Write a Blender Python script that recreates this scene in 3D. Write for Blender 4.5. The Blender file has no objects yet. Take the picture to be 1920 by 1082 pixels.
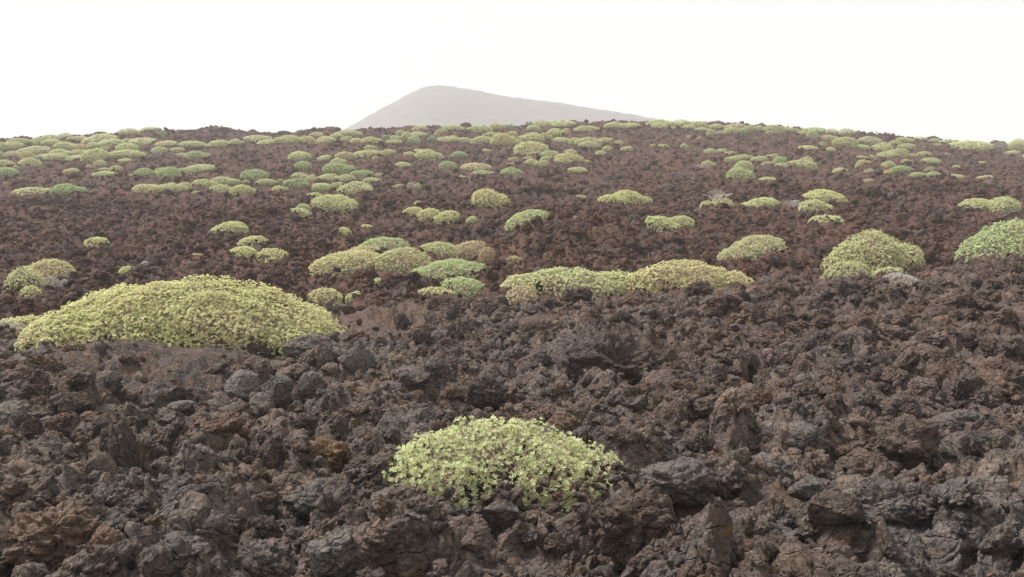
import bpy, math, random
import numpy as np
from mathutils import Vector, Euler

S = bpy.context.scene
COL = S.collection
PI = math.pi

# ------------------------------------------------------------------ camera
F = 1500.0                    # focal length in photo pixels (1920 wide)
CAMZ = 1.6
EYE = 480.0                   # photo row of eye level
PITCH = -math.atan((541 - EYE) / F)
cam = bpy.data.cameras.new('camera')
cam.sensor_width = 36.0
cam.lens = 36.0 * F / 1920.0
cam.clip_start = 0.05
cam.clip_end = 6000
co = bpy.data.objects.new('camera', cam)
COL.objects.link(co)
co.location = (0, 0, CAMZ)
co.rotation_euler = (PI / 2 + PITCH, 0, 0)
S.camera = co

# ------------------------------------------------------------------ world, sun, exposure
SUN_EL, SUN_AZ = math.radians(54), math.radians(-66)      # azimuth from +Y towards +X
W = bpy.data.worlds.new('World')
S.world = W
W.use_nodes = True
nt = W.node_tree
nt.nodes.clear()
out = nt.nodes.new('ShaderNodeOutputWorld')
bg = nt.nodes.new('ShaderNodeBackground')
sky = nt.nodes.new('ShaderNodeTexSky')
sky.sky_type = 'NISHITA'
sky.sun_disc = False
sky.sun_elevation = SUN_EL
sky.sun_rotation = SUN_AZ
sky.air_density = 1.0
sky.dust_density = 7.0
sky.ozone_density = 1.0
mx = nt.nodes.new('ShaderNodeMix')
mx.data_type = 'RGBA'
mx.inputs[0].default_value = 0.86
nt.links.new(sky.outputs[0], mx.inputs[6])
mx.inputs[7].default_value = (6.05, 6.0, 5.87, 1)       # dust veil: even warm white
nt.links.new(mx.outputs[2], bg.inputs[0])
bg.inputs[1].default_value = 0.12
nt.links.new(bg.outputs[0], out.inputs[0])

sl = bpy.data.lights.new('sun', 'SUN')
sl.energy = 4.3
sl.angle = math.radians(8)
sl.color = (1.0, 0.975, 0.935)
so = bpy.data.objects.new('sun', sl)
COL.objects.link(so)
sd = Vector((math.sin(SUN_AZ) * math.cos(SUN_EL), math.cos(SUN_AZ) * math.cos(SUN_EL), math.sin(SUN_EL)))
so.rotation_euler = sd.to_track_quat('Z', 'Y').to_euler()
so.location = (-20, 20, 60)

S.view_settings.view_transform = 'Standard'
S.view_settings.look = 'None'
S.view_settings.exposure = 0.54
S.view_settings.gamma = 1.0
S.cycles.max_bounces = 4
S.cycles.diffuse_bounces = 3
S.cycles.use_adaptive_sampling = False
S.cycles.use_denoising = True
S.cycles.denoising_prefilter = 'ACCURATE'
S.cycles.sample_clamp_indirect = 3.0
S.cycles.glossy_bounces = 1
S.cycles.volume_bounces = 1
S.cycles.transparent_max_bounces = 4

# ------------------------------------------------------------------ numpy noise
_rs = np.random.RandomState(7)
_PERM = _rs.permutation(4096).astype(np.int64)
_ang = _rs.rand(4096) * 2 * PI
_G2 = np.stack([np.cos(_ang), np.sin(_ang)], 1)
_g = _rs.randn(4096, 3)
_G3 = _g / np.linalg.norm(_g, axis=1)[:, None]
_R = _rs.rand(4096, 3)


def _h2(i, j, s):
    return _PERM[(_PERM[(i + s * 131) & 4095] + j) & 4095]


def _h3(i, j, k, s):
    return _PERM[(_PERM[(_PERM[(i + s * 131) & 4095] + j) & 4095] + k) & 4095]


def n2(x, y, s=0):
    xi = np.floor(x).astype(np.int64); yi = np.floor(y).astype(np.int64)
    fx = x - xi; fy = y - yi
    ux = fx * fx * fx * (fx * (fx * 6 - 15) + 10); uy = fy * fy * fy * (fy * (fy * 6 - 15) + 10)

    def g(a, b):
        G = _G2[_h2(xi + a, yi + b, s)]
        return G[..., 0] * (fx - a) + G[..., 1] * (fy - b)
    a = g(0, 0); b = g(1, 0); c = g(0, 1); d = g(1, 1)
    return 1.5 * ((a + ux * (b - a)) * (1 - uy) + (c + ux * (d - c)) * uy)


def n3(p, s=0):
    x, y, z = p[:, 0], p[:, 1], p[:, 2]
    xi = np.floor(x).astype(np.int64); yi = np.floor(y).astype(np.int64); zi = np.floor(z).astype(np.int64)
    fx = x - xi; fy = y - yi; fz = z - zi
    q = lambda t: t * t * t * (t * (t * 6 - 15) + 10)
    ux, uy, uz = q(fx), q(fy), q(fz)

    def g(a, b, c):
        G = _G3[_h3(xi + a, yi + b, zi + c, s)]
        return G[:, 0] * (fx - a) + G[:, 1] * (fy - b) + G[:, 2] * (fz - c)
    r = []
    for c in (0, 1):
        a0 = g(0, 0, c); b0 = g(1, 0, c); c0 = g(0, 1, c); d0 = g(1, 1, c)
        r.append((a0 + ux * (b0 - a0)) * (1 - uy) + (c0 + ux * (d0 - c0)) * uy)
    return 1.5 * (r[0] * (1 - uz) + r[1] * uz)


def w2(x, y, s=0):
    """nearest-cell distance, distance to the cell border and a random value of that cell"""
    xi = np.floor(x).astype(np.int64); yi = np.floor(y).astype(np.int64)
    best = np.full(x.shape, 9.0); sec = np.full(x.shape, 9.0); val = np.zeros(x.shape)
    for a in (-1, 0, 1):
        for b in (-1, 0, 1):
            R = _R[_h2(xi + a, yi + b, s)]
            d = (xi + a + R[..., 0] - x) ** 2 + (yi + b + R[..., 1] - y) ** 2
            m = d < best
            sec = np.where(m, best, np.minimum(sec, d))
            best = np.where(m, d, best); val = np.where(m, R[..., 2], val)
    f1, f2 = np.sqrt(best), np.sqrt(sec)
    return f1, f2 - f1, val


def sstep(a, b, t):
    t = np.clip((t - a) / (b - a), 0, 1)
    return t * t * (3 - 2 * t)


# ------------------------------------------------------------------ terrain: broad shape
# rows: forward distance; columns: bearing (as px = 960 + F * x / y); entries: sight-line slope (EYE - row) / F
TC = np.array([-250, 0, 300, 600, 900, 1200, 1500, 1750, 1920, 2170], float)
TR = {
    0.0: None, 3.0: None,
    4.0:  [1082] * 10,
    6.0:  [885, 885, 885, 882, 880, 880, 880, 878, 878, 878],
    8.0:  [785, 785, 785, 785, 782, 775, 772, 770, 768, 768],
    10.0: [722, 722, 720, 722, 722, 705, 695, 690, 686, 686],
    12.0: [672, 672, 668, 680, 682, 655, 632, 622, 618, 618],
    13.5: [652, 650, 642, 655, 656, 625, 592, 578, 574, 574],
    16.0: [648, 645, 640, 618, 604, 582, 560, 545, 532, 526],
    18.5: [622, 618, 612, 582, 560, 552, 541, 531, 510, 505],
    20.5: [596, 592, 588, 566, 558, 553, 538, 528, 510, 504],
    23.0: [560, 560, 552, 546, 535, 528, 505, 498, 492, 492],
    27.0: [515, 515, 508, 500, 494, 484, 470, 464, 462, 462],
    35.0: [442, 442, 440, 438, 434, 424, 412, 408, 408, 408],
    50.0: [374, 374, 374, 372, 368, 362, 352, 346, 348, 348],
    61.0: [344, 344, 342, 340, 336, 330, 326, 324, 320, 320],
    66.0: [333, 333, 330, 328, 323, 318, 318, 323, 329, 329],
    80.0: [302, 302, 298, 296, 291, 284, 288, 300, 314, 316],
    98.0: [274, 274, 262, 262, 257, 249, 257, 280, 296, 300],
    112.0: None,                                           # the crest
}
HX = np.array([-250, 0, 60, 110, 160, 230, 290, 330, 400, 430, 465, 540, 590, 625, 660, 760, 860, 950, 1020, 1090, 1150,
               1200, 1270, 1335, 1390, 1450, 1520, 1600, 1660, 1740, 1800, 1870, 1920, 2170], float)
HY = np.array([296, 275, 266, 262, 257, 253, 245, 243, 243, 244, 252, 252, 246, 241, 248, 246, 241, 239, 234, 230, 231,
               228, 230, 232, 238, 241, 246, 250, 258, 264, 269, 272, 275, 290], float)


def build_table():
    dg = np.exp(np.linspace(math.log(2.5), math.log(1400), 300))
    pg = np.linspace(-250, 2170, 122)
    Z = np.zeros((len(dg), len(pg)))
    keys = [k for k in TR if TR[k] is not None]
    for j, p in enumerate(pg):
        ds = [2.0]; zs = [0.0]
        for k in keys:
            y = np.interp(p, TC, TR[k])
            ds.append(k); zs.append(CAMZ + k * (EYE - y) / F)
        hy = np.interp(p, HX, HY)
        dc = 112.0 + 30 * float(sstep(1600, 1850, p))
        zc = CAMZ + dc * (EYE - hy) / F
        ds += [dc, dc + 12, dc + 60, 300, 1400]; zs += [zc, zc - 0.4, zc - 7, 6.0, -5.0]
        Z[:, j] = np.interp(dg, ds, zs)
    for _ in range(3):
        Z[1:-1] = 0.25 * Z[:-2] + 0.5 * Z[1:-1] + 0.25 * Z[2:]
    return np.log(dg), pg, Z


LD, PG, ZT = build_table()


def base_z(X, Y):
    r = np.hypot(X, Y)
    D = np.maximum(Y, r * 0.6) + 1e-6
    u = np.clip(960 + F * X / D, PG[0], PG[-1] - 1e-3)
    l = np.clip(np.log(D), LD[0], LD[-1] - 1e-6)
    a = (l - LD[0]) / (LD[1] - LD[0]); b = (u - PG[0]) / (PG[1] - PG[0])
    i = np.minimum(a.astype(int), len(LD) - 2); j = np.minimum(b.astype(int), len(PG) - 2)
    fa = a - i; fb = b - j
    return (ZT[i, j] * (1 - fa) + ZT[i + 1, j] * fa) * (1 - fb) + (ZT[i, j + 1] * (1 - fa) + ZT[i + 1, j + 1] * fa) * fb


def mid_z(X, Y):
    D = np.hypot(X, Y)
    h = base_z(X, Y)
    far = sstep(20, 40, D)
    h = h + far * (0.55 * n2(X / 9, Y / 9, 1) - 0.9 * (np.abs(n2(X / 13 + 3, Y / 10, 5)) - 0.3) + 0.36 * n2(X / 4.2, Y / 4.2, 2))
    h = h + (1 - far) * sstep(2, 4.5, D) * (0.16 * n2(X / 2.6, Y / 2.6, 3) + 0.09 * n2(X / 1.1, Y / 1.1, 4))
    for (cx, cy, rx, ry, hh) in MOUNDS:
        q = ((X - cx) / rx) ** 2 + ((Y - cy) / ry) ** 2
        h = h + hh * np.exp(-q * q * 0.9)
    return h


MOUNDS = []
SMOOTH = []       # (cx, cy, rx, ry): ropy or bare ground with little clinker on it


def smooth_mask(X, Y):
    m = np.zeros(np.shape(X))
    for (cx, cy, rx, ry) in SMOOTH:
        q = np.sqrt(((X - cx) / rx) ** 2 + ((Y - cy) / ry) ** 2) + 0.25 * n2(X * 1.3, Y * 1.3, 41)
        m = np.maximum(m, 1 - sstep(0.75, 1.1, q))
    return m


def full_z(X, Y):
    D = np.hypot(X, Y)
    sm = smooth_mask(X, Y)
    k = sstep(2.0, 3.6, D)
    rough = (1 - 0.75 * sm) * k
    h = mid_z(X, Y)
    near = 1 - sstep(22, 34, D)
    wx = X + 0.12 * n2(X * 2.1, Y * 2.1, 11); wy = Y + 0.12 * n2(X * 2.1, Y * 2.1, 12)
    # blocks: rounded cells of several sizes, each at a height of its own
    for (sc, amp, sd, nf) in ((1.5, 0.20, 21, 1.0), (0.75, 0.14, 22, 1.0), (0.34, 0.085, 23, 0.8), (0.16, 0.04, 24, near)):
        d, e, v = w2(wx / sc, wy / sc, sd)
        h = h + rough * nf * amp * (sstep(0.0, 0.28, e) * np.sqrt(np.clip(1 - (d / 0.95) ** 2, 0, 1)) * (0.45 + 1.3 * v) - 0.62)
    h = h + rough * (0.12 * np.abs(n2(X * 1.6, Y * 1.6, 31)) + 0.11 * np.abs(n2(X * 4, Y * 4, 32)) - 0.075 + 0.05 * n2(X * 7.5, Y * 7.5, 34))
    h = h + near * rough * 0.035 * np.abs(n2(X * 11, Y * 11, 33))
    # ropes on the smooth skin
    rp = 1 - 2 * np.abs(np.sin((Y * 9 - X * 4 + 2.5 * n2(X * 0.9, Y * 0.9, 35) * 3)))
    dc, ec, vc = w2(wx * 1.1 + 3, wy * 2.0, 38)
    h = h + sm * (0.055 * rp + 0.07 * n2(X * 1.7, Y * 2.6, 36) + 0.05 * np.abs(n2(X * 5, Y * 8, 37)) + 0.14 * (vc - 0.5) * sstep(0, 0.2, ec) + 0.03 * np.abs(n2(X * 14, Y * 20, 39)))
    return h


def slope_of(y):
    return (EYE - y) / F


_DS = np.concatenate([np.linspace(2.6, 30, 900), np.linspace(30, 175, 1800)[1:]])


def cast(px, py, z_add=0.0):
    """where the sight line through a photo pixel meets the ground"""
    X = (px - 960) / F * _DS
    gz = mid_z(X, _DS) + z_add
    rz = CAMZ + _DS * slope_of(py)
    below = np.nonzero(rz <= gz)[0]
    k = below[0] if len(below) else int(np.argmin(np.where(_DS > 80, rz - gz, 1e9)))
    return float(X[k]), float(_DS[k])


def mz(x, y):
    return float(mid_z(np.array([x]), np.array([y]))[0])


def fz(x, y):
    return float(full_z(np.array([x]), np.array([y]))[0])


# local landmarks of the lava
def add_mound(px, py, wpx, dpt, hh, smooth=False):
    x, y = cast(px, py)
    rx = wpx * y / F * 0.5
    (MOUNDS.append((x, y, rx, dpt, hh)))
    if smooth:
        SMOOTH.append((x, y, rx * 1.05, dpt * 1.1))


def add_smooth(px, py, wpx, dpt):
    x, y = cast(px, py)
    SMOOTH.append((x, y, wpx * y / F * 0.5, dpt))


add_mound(300, 690, 360, 1.5, 0.22, True)      # ropy skin below the big shrub
add_mound(60, 700, 150, 1.0, 0.10)
add_mound(1160, 668, 260, 0.9, 0.42)           # dark outcrop right of the middle
add_mound(1800, 600, 220, 1.2, 0.15)
add_mound(1290, 930, 130, 0.45, 0.14)
add_mound(100, 1010, 220, 0.5, 0.12)
add_mound(1090, 452, 330, 3.5, 0.55)
add_mound(1280, 690, 150, 0.7, -0.15)
add_smooth(785, 516, 150, 2.2)
add_smooth(290, 728, 360, 1.3)
add_smooth(730, 612, 260, 1.7)
add_smooth(1440, 930, 170, 0.35)
add_smooth(860, 600, 120, 0.9)

# ------------------------------------------------------------------ materials


def new_mat(name):
    m = bpy.data.materials.new(name)
    m.use_nodes = True
    t = m.node_tree
    t.nodes.clear()
    o = t.nodes.new('ShaderNodeOutputMaterial')
    b = t.nodes.new('ShaderNodeBsdfPrincipled')
    t.links.new(b.outputs[0], o.inputs[0])
    return m, t, b, o


class NB:
    def __init__(s, t):
        s.t = t

    def n(s, typ, **kw):
        x = s.t.nodes.new(typ)
        for k, v in kw.items():
            setattr(x, k, v)
        return x

    def l(s, a, b):
        s.t.links.new(a, b)

    def noise(s, vec, scale, detail=4, rough=0.6, dist=0.0):
        x = s.n('ShaderNodeTexNoise')
        x.inputs['Scale'].default_value = scale
        x.inputs['Detail'].default_value = detail
        x.inputs['Roughness'].default_value = rough
        x.inputs['Distortion'].default_value = dist
        s.l(vec, x.inputs['Vector'])
        return x.outputs[0]

    def ramp(s, fac, stops, interp='LINEAR'):
        x = s.n('ShaderNodeValToRGB')
        x.color_ramp.interpolation = interp
        e = x.color_ramp.elements
        while len(e) < len(stops):
            e.new(0.5)
        for k, (p, c) in enumerate(stops):
            e[k].position = p
            e[k].color = (*c, 1) if len(c) == 3 else c
        s.l(fac, x.inputs[0])
        return x.outputs[0]

    def mixc(s, fac, a, b, mode='MIX'):
        x = s.n('ShaderNodeMix', data_type='RGBA', blend_type=mode)
        for v, i in ((fac, 0), (a, 6), (b, 7)):
            if isinstance(v, (int, float)):
                x.inputs[i].default_value = v
            elif isinstance(v, tuple):
                x.inputs[i].default_value = (*v, 1)
            else:
                s.l(v, x.inputs[i])
        return x.outputs[2]

    def math(s, op, a, b=None, c=None, clamp=False):
        x = s.n('ShaderNodeMath', operation=op)
        x.use_clamp = clamp
        for v, i in ((a, 0), (b, 1), (c, 2)):
            if v is None:
                continue
            if isinstance(v, (int, float)):
                x.inputs[i].default_value = v
            else:
                s.l(v, x.inputs[i])
        return x.outputs[0]

    def mapr(s, v, a, b, c=0.0, d=1.0):
        x = s.n('ShaderNodeMapRange')
        x.inputs[1].default_value = a; x.inputs[2].default_value = b
        x.inputs[3].default_value = c; x.inputs[4].default_value = d
        s.l(v, x.inputs[0])
        return x.outputs[0]


ROCK_GAIN = 1.0


def lava_material(name, tint=None, per_object=True, smooth_attr=False, bump=1.0):
    m, t, b, o = new_mat(name)
    B = NB(t)
    geo = B.n('ShaderNodeNewGeometry')
    P = geo.outputs['Position']
    sep = B.n('ShaderNodeSeparateXYZ'); B.l(P, sep.inputs[0])
    oi = B.n('ShaderNodeObjectInfo')
    rnd = oi.outputs['Random']
    n_big = B.noise(P, 0.30, 3, 0.6)
    n_med = B.noise(P, 2.3, 5, 0.65, 0.4)
    n_fine = B.noise(P, 21.0, 5, 0.7)
    n_grain = B.noise(P, 90.0, 2, 0.6)
    # near flow: slate grey and brown, ochre where weathered
    v = B.math('ADD', B.math('MULTIPLY', n_med, 0.62), B.math('MULTIPLY', n_fine, 0.38))
    if per_object:
        v = B.math('ADD', v, B.math('MULTIPLY', B.math('SUBTRACT', rnd, 0.5), 0.13))
    near = B.ramp(v, [(0.34, (0.044, 0.033, 0.029)), (0.45, (0.100, 0.076, 0.065)), (0.53, (0.150, 0.117, 0.099)), (0.60, (0.190, 0.136, 0.104)), (0.70, (0.27, 0.235, 0.205))])
    near = B.mixc(B.mapr(B.noise(P, 1.1, 4, 0.7, 0.6), 0.54, 0.68, 0, 0.6), near, (0.125, 0.072, 0.048))
    och = B.math('MULTIPLY', B.mapr(B.noise(P, 3.7, 4, 0.65, 0.5), 0.63, 0.73), 0.7)
    near = B.mixc(och, near, (0.24, 0.135, 0.068))
    slate = B.mapr(B.noise(P, 0.75, 3, 0.6, 0.4), 0.50, 0.64, 0, 0.65)
    near = B.mixc(slate, near, B.ramp(n_fine, [(0.36, (0.060, 0.054, 0.051)), (0.52, (0.138, 0.127, 0.120)), (0.66, (0.24, 0.222, 0.208))]))
    # older flow on the hillside: red brown
    far = B.ramp(v, [(0.34, (0.028, 0.015, 0.012)), (0.46, (0.073, 0.038, 0.030)), (0.55, (0.116, 0.063, 0.048)), (0.68, (0.180, 0.108, 0.082))])
    rust = B.mapr(B.noise(P, 0.22, 4, 0.65, 0.8), 0.52, 0.70, 0, 0.6)
    far = B.mixc(rust, far, (0.155, 0.078, 0.050))
    far = B.mixc(B.mapr(n_big, 0.52, 0.68, 0, 0.6), far, (0.065, 0.046, 0.042))
    yy = B.math('ADD', sep.outputs[1], B.math('MULTIPLY', B.math('SUBTRACT', B.noise(P, 0.5, 3), 0.5), 7.0))
    yy = B.math('ADD', yy, B.math('MULTIPLY', B.math('MULTIPLY', sep.outputs[0], -1.0), 0.12))
    hill = B.mapr(yy, 15.5, 20.5)
    # the brownish right-hand part of the near flow
    brn = B.math('MULTIPLY', B.mapr(B.math('ADD', sep.outputs[0], B.math('MULTIPLY', sep.outputs[1], 0.02)), -1.5, 4.0, 0, 0.55), B.mapr(sep.outputs[1], 5.5, 9.0))
    near = B.mixc(brn, near, B.ramp(v, [(0.34, (0.040, 0.026, 0.023)), (0.5, (0.112, 0.074, 0.062)), (0.66, (0.195, 0.135, 0.112))]))
    colr = B.mixc(hill, near, far)
    if smooth_attr:
        at = B.n('ShaderNodeAttribute', attribute_name='bare')
        bare = B.ramp(B.noise(P, 5.0, 5, 0.65, 1.0), [(0.36, (0.048, 0.040, 0.036)), (0.52, (0.105, 0.082, 0.070)), (0.62, (0.155, 0.095, 0.064)), (0.7, (0.19, 0.17, 0.15))])
        soil = B.ramp(B.noise(P, 3.0, 5, 0.65, 1.0), [(0.35, (0.13, 0.070, 0.05)), (0.65, (0.20, 0.115, 0.085))])
        bare = B.mixc(hill, bare, soil)
        colr = B.mixc(at.outputs['Fac'], colr, bare)
    if tint is not None:
        tc = B.ramp(B.math('ADD', B.math('MULTIPLY', n_med, 0.4), B.math('MULTIPLY', n_fine, 0.6)), [(0.3, tuple(c * 0.6 for c in tint)), (0.52, tint), (0.72, tuple(min(1, c * 1.35) for c in tint))])
        colr = B.mixc(0.6, colr, tc)
    if per_object and tint is None:
        w = B.n('ShaderNodeTexWhiteNoise', noise_dimensions='1D'); B.l(rnd, w.inputs['W'])
        colr = B.mixc(B.mapr(w.outputs[0], 0.90, 0.93, 0, 0.4), colr, (0.19, 0.105, 0.06))
        colr = B.mixc(B.mapr(w.outputs[0], 0.15, 0.12, 0, 0.4), colr, (0.14, 0.132, 0.127))
    colr = B.mixc(1.0, colr, B.ramp(n_grain, [(0.3, (0.74, 0.74, 0.74)), (0.7, (1.46, 1.43, 1.40))]), 'MULTIPLY')
    b.inputs['Roughness'].default_value = 0.93
    b.inputs['Specular IOR Level'].default_value = 0.25
    B.l(colr, b.inputs['Base Color'])
    # fine relief: pits and grain
    vo = B.n('ShaderNodeTexVoronoi', feature='F1'); vo.inputs['Scale'].default_value = 34.0
    B.l(P, vo.inputs['Vector'])
    wv = B.n('ShaderNodeVectorMath', operation='ADD'); B.l(P, wv.inputs[0])
    dn_ = B.n('ShaderNodeTexNoise'); dn_.inputs['Scale'].default_value = 9.0; B.l(P, dn_.inputs['Vector'])
    ds_ = B.n('ShaderNodeVectorMath', operation='SCALE'); B.l(dn_.outputs['Color'], ds_.inputs[0]); ds_.inputs['Scale'].default_value = 0.12
    B.l(ds_.outputs[0], wv.inputs[1])
    v2 = B.n('ShaderNodeTexVoronoi', feature='F1'); v2.inputs['Scale'].default_value = 13.0; B.l(wv.outputs[0], v2.inputs['Vector'])
    v3 = B.n('ShaderNodeTexVoronoi', feature='DISTANCE_TO_EDGE'); v3.inputs['Scale'].default_value = 7.0; B.l(wv.outputs[0], v3.inputs['Vector'])
    crk = B.mapr(v3.outputs['Distance'], 0.0, 0.06, -0.6, 0.0)
    hgt = B.math('ADD', B.math('ADD', B.math('MULTIPLY', v2.outputs['Distance'], -0.6), crk), B.math('ADD', B.math('MULTIPLY', vo.outputs[0], 0.5), B.math('MULTIPLY', B.noise(P, 30.0, 5, 0.75), 1.0)))
    bp = B.n('ShaderNodeBump'); bp.inputs['Strength'].default_value = 1.0 * bump; bp.inputs['Distance'].default_value = 0.045
    B.l(hgt, bp.inputs['Height'])
    B.l(bp.outputs[0], b.inputs['Normal'])
    return m


M_GROUND = lava_material('lava_ground_mat', per_object=False, smooth_attr=True)
M_ROCK = lava_material('lava_rock_mat')
M_OCHRE = lava_material('ochre_rock_mat', tint=(0.23, 0.135, 0.062))
M_GREY = lava_material('grey_rock_mat', tint=(0.135, 0.125, 0.118))
M_PALE = lava_material('pale_rock_mat', tint=(0.20, 0.185, 0.168))
M_DARK = lava_material('dark_rock_mat', tint=(0.055, 0.045, 0.043))
M_BROWN = lava_material('brown_rock_mat', tint=(0.110, 0.078, 0.062))


def leaf_material():
    m, t, b, o = new_mat('leaf_mat')
    B = NB(t)
    oi = B.n('ShaderNodeObjectInfo')
    at = B.n('ShaderNodeAttribute', attribute_name='tint')
    sep = B.n('ShaderNodeSeparateColor'); B.l(at.outputs['Color'], sep.inputs[0])
    c = oi.outputs['Color']
    c = B.mixc(B.mapr(sep.outputs[1], 0.0, 1.0, 0, 0.65), c, (0.82, 0.80, 0.45))       # yellow new tips
    c = B.mixc(B.mapr(sep.outputs[2], 0.0, 1.0, 0, 0.70), c, (0.64, 0.50, 0.38))       # pinkish spent tips
    br = B.mapr(sep.outputs[0], 0.0, 1.0, 0.70, 1.2)
    vm = B.n('ShaderNodeVectorMath', operation='SCALE'); B.l(c, vm.inputs[0]); B.l(br, vm.inputs['Scale'])
    B.l(vm.outputs[0], b.inputs['Base Color'])
    b.inputs['Roughness'].default_value = 0.6
    b.inputs['Specular IOR Level'].default_value = 0.3
    tr = B.n('ShaderNodeBsdfTranslucent'); B.l(vm.outputs[0], tr.inputs[0])
    mx = B.n('ShaderNodeMixShader'); mx.inputs[0].default_value = 0.35
    B.l(b.outputs[0], mx.inputs[1]); B.l(tr.outputs[0], mx.inputs[2]); B.l(mx.outputs[0], o.inputs[0])
    return m


def plain_material(name, col, col2, scale=8, rough=0.85):
    m, t, b, o = new_mat(name)
    B = NB(t)
    tc = B.n('ShaderNodeTexCoord')
    B.l(B.ramp(B.noise(tc.outputs['Object'], scale, 4, 0.6), [(0.35, col), (0.65, col2)]), b.inputs['Base Color'])
    b.inputs['Roughness'].default_value = rough
    return m


M_LEAF = leaf_material()
M_BARK = plain_material('bark_mat', (0.32, 0.235, 0.195), (0.50, 0.39, 0.32), 10)
M_DRY = plain_material('dry_stem_mat', (0.38, 0.22, 0.13), (0.52, 0.36, 0.24), 10)
M_BLEACH = plain_material('bleached_wood_mat', (0.36, 0.32, 0.29), (0.5, 0.46, 0.42), 12)
M_CACT = plain_material('candelabra_mat', (0.17, 0.21, 0.12), (0.33, 0.36, 0.24), 6)

# ------------------------------------------------------------------ object helpers


def prop(o, label=None, cat=None, group=None, kind=None):
    if label: o['label'] = label
    if cat: o['category'] = cat
    if group: o['group'] = group
    if kind: o['kind'] = kind
    return o


def mesh_np(name, V, Fq, mat, smooth=True, attrs=None):
    """Fq: (n,3) or (n,4) int array"""
    me = bpy.data.meshes.new(name)
    V = np.asarray(V, np.float32); Fq = np.asarray(Fq, np.int32)
    me.vertices.add(len(V)); me.vertices.foreach_set('co', V.ravel())
    n, k = Fq.shape
    me.loops.add(n * k); me.loops.foreach_set('vertex_index', Fq.ravel())
    me.polygons.add(n)
    me.polygons.foreach_set('loop_start', np.arange(0, n * k, k, dtype=np.int32))
    me.polygons.foreach_set('loop_total', np.full(n, k, np.int32))
    me.update(calc_edges=True)
    me.polygons.foreach_set('use_smooth', np.full(n, smooth))
    for an, (typ, arr) in (attrs or {}).items():
        a = me.attributes.new(an, typ, 'POINT')
        a.data.foreach_set('value' if typ in ('FLOAT', 'INT') else ('color' if typ == 'FLOAT_COLOR' else 'vector'), np.asarray(arr, np.int32 if typ == 'INT' else np.float32).ravel())
    if mat:
        me.materials.append(mat)
    return me


def link(name, me, parent=None, loc=None):
    o = bpy.data.objects.new(name, me)
    COL.objects.link(o)
    if parent: o.parent = parent
    if loc: o.location = loc
    return o


def empty(name, loc):
    o = bpy.data.objects.new(name, None)
    o.empty_display_size = 0.1
    COL.objects.link(o)
    o.location = loc
    return o


# ------------------------------------------------------------------ ground sheet
def build_ground():
    r = [0.4, 1.0, 1.7, 2.3, 2.8]
    d = 3.1
    while d < 118:
        r.append(d)
        step = 0.95 * d * d / 1280 if d < 17 else 0.27
        d += min(max(step, 0.008), 0.27)
    r += list(np.geomspace(119, 900, 56))
    r = np.array(r)
    a = np.concatenate([np.linspace(-180, -40, 50)[:-1], np.linspace(-40, 40, 720), np.linspace(40, 180, 50)[1:-1]])
    a = np.radians(a)
    R, A = np.meshgrid(r, a, indexing='ij')
    X = R * np.sin(A); Y = R * np.cos(A)
    Z = full_z(X.ravel(), Y.ravel()).reshape(X.shape)
    # the ground lies calmer under the shrubs
    M = mid_z(X.ravel(), Y.ravel()).reshape(X.shape)
    for (cx, cy, rx, ry) in ELL:
        rr = math.hypot(cx, cy); mr = max(rx, ry) * 1.3
        a0, a1 = np.searchsorted(r, [rr - mr, rr + mr])
        sl_ = slice(a0, a1)
        q = np.sqrt(((X[sl_] - cx) / rx) ** 2 + ((Y[sl_] - cy + 0.2 * ry) / (1.25 * ry)) ** 2)
        m = 1 - sstep(0.8, 1.25, q)
        Z[sl_] = Z[sl_] * (1 - m) + (M[sl_] - 0.03) * m
    k = (sstep(2.2, 4, R) * (1 - sstep(15, 25, R)))
    jx = 0.05 * k * n2(X * 5 + Z * 6, Y * 5, 51); jy = 0.05 * k * n2(X * 5, Y * 5 + Z * 6, 52)
    bare = smooth_mask(X.ravel(), Y.ravel())
    V = np.stack([(X + jx).ravel(), (Y + jy).ravel(), Z.ravel()], 1)
    nr, na = X.shape
    i = np.arange(nr - 1)[:, None] * na; j = np.arange(na)[None, :]; j2 = (j + 1) % na
    Q = np.stack([(i + j).ravel(), (i + j2).ravel(), (i + na + j2).ravel(), (i + na + j).ravel()], 1)
    # hub vertex closes the centre
    V = np.vstack([V, [[0, 0, float(Z[0].mean())]]])
    me = mesh_np('lava_ground', V, Q[:, ::-1], M_GROUND, True, {'bare': ('FLOAT', np.append(bare, 0))})
    return prop(link('lava_ground', me), 'rough brown and grey lava field rising to a hillside', kind='structure')




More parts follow.
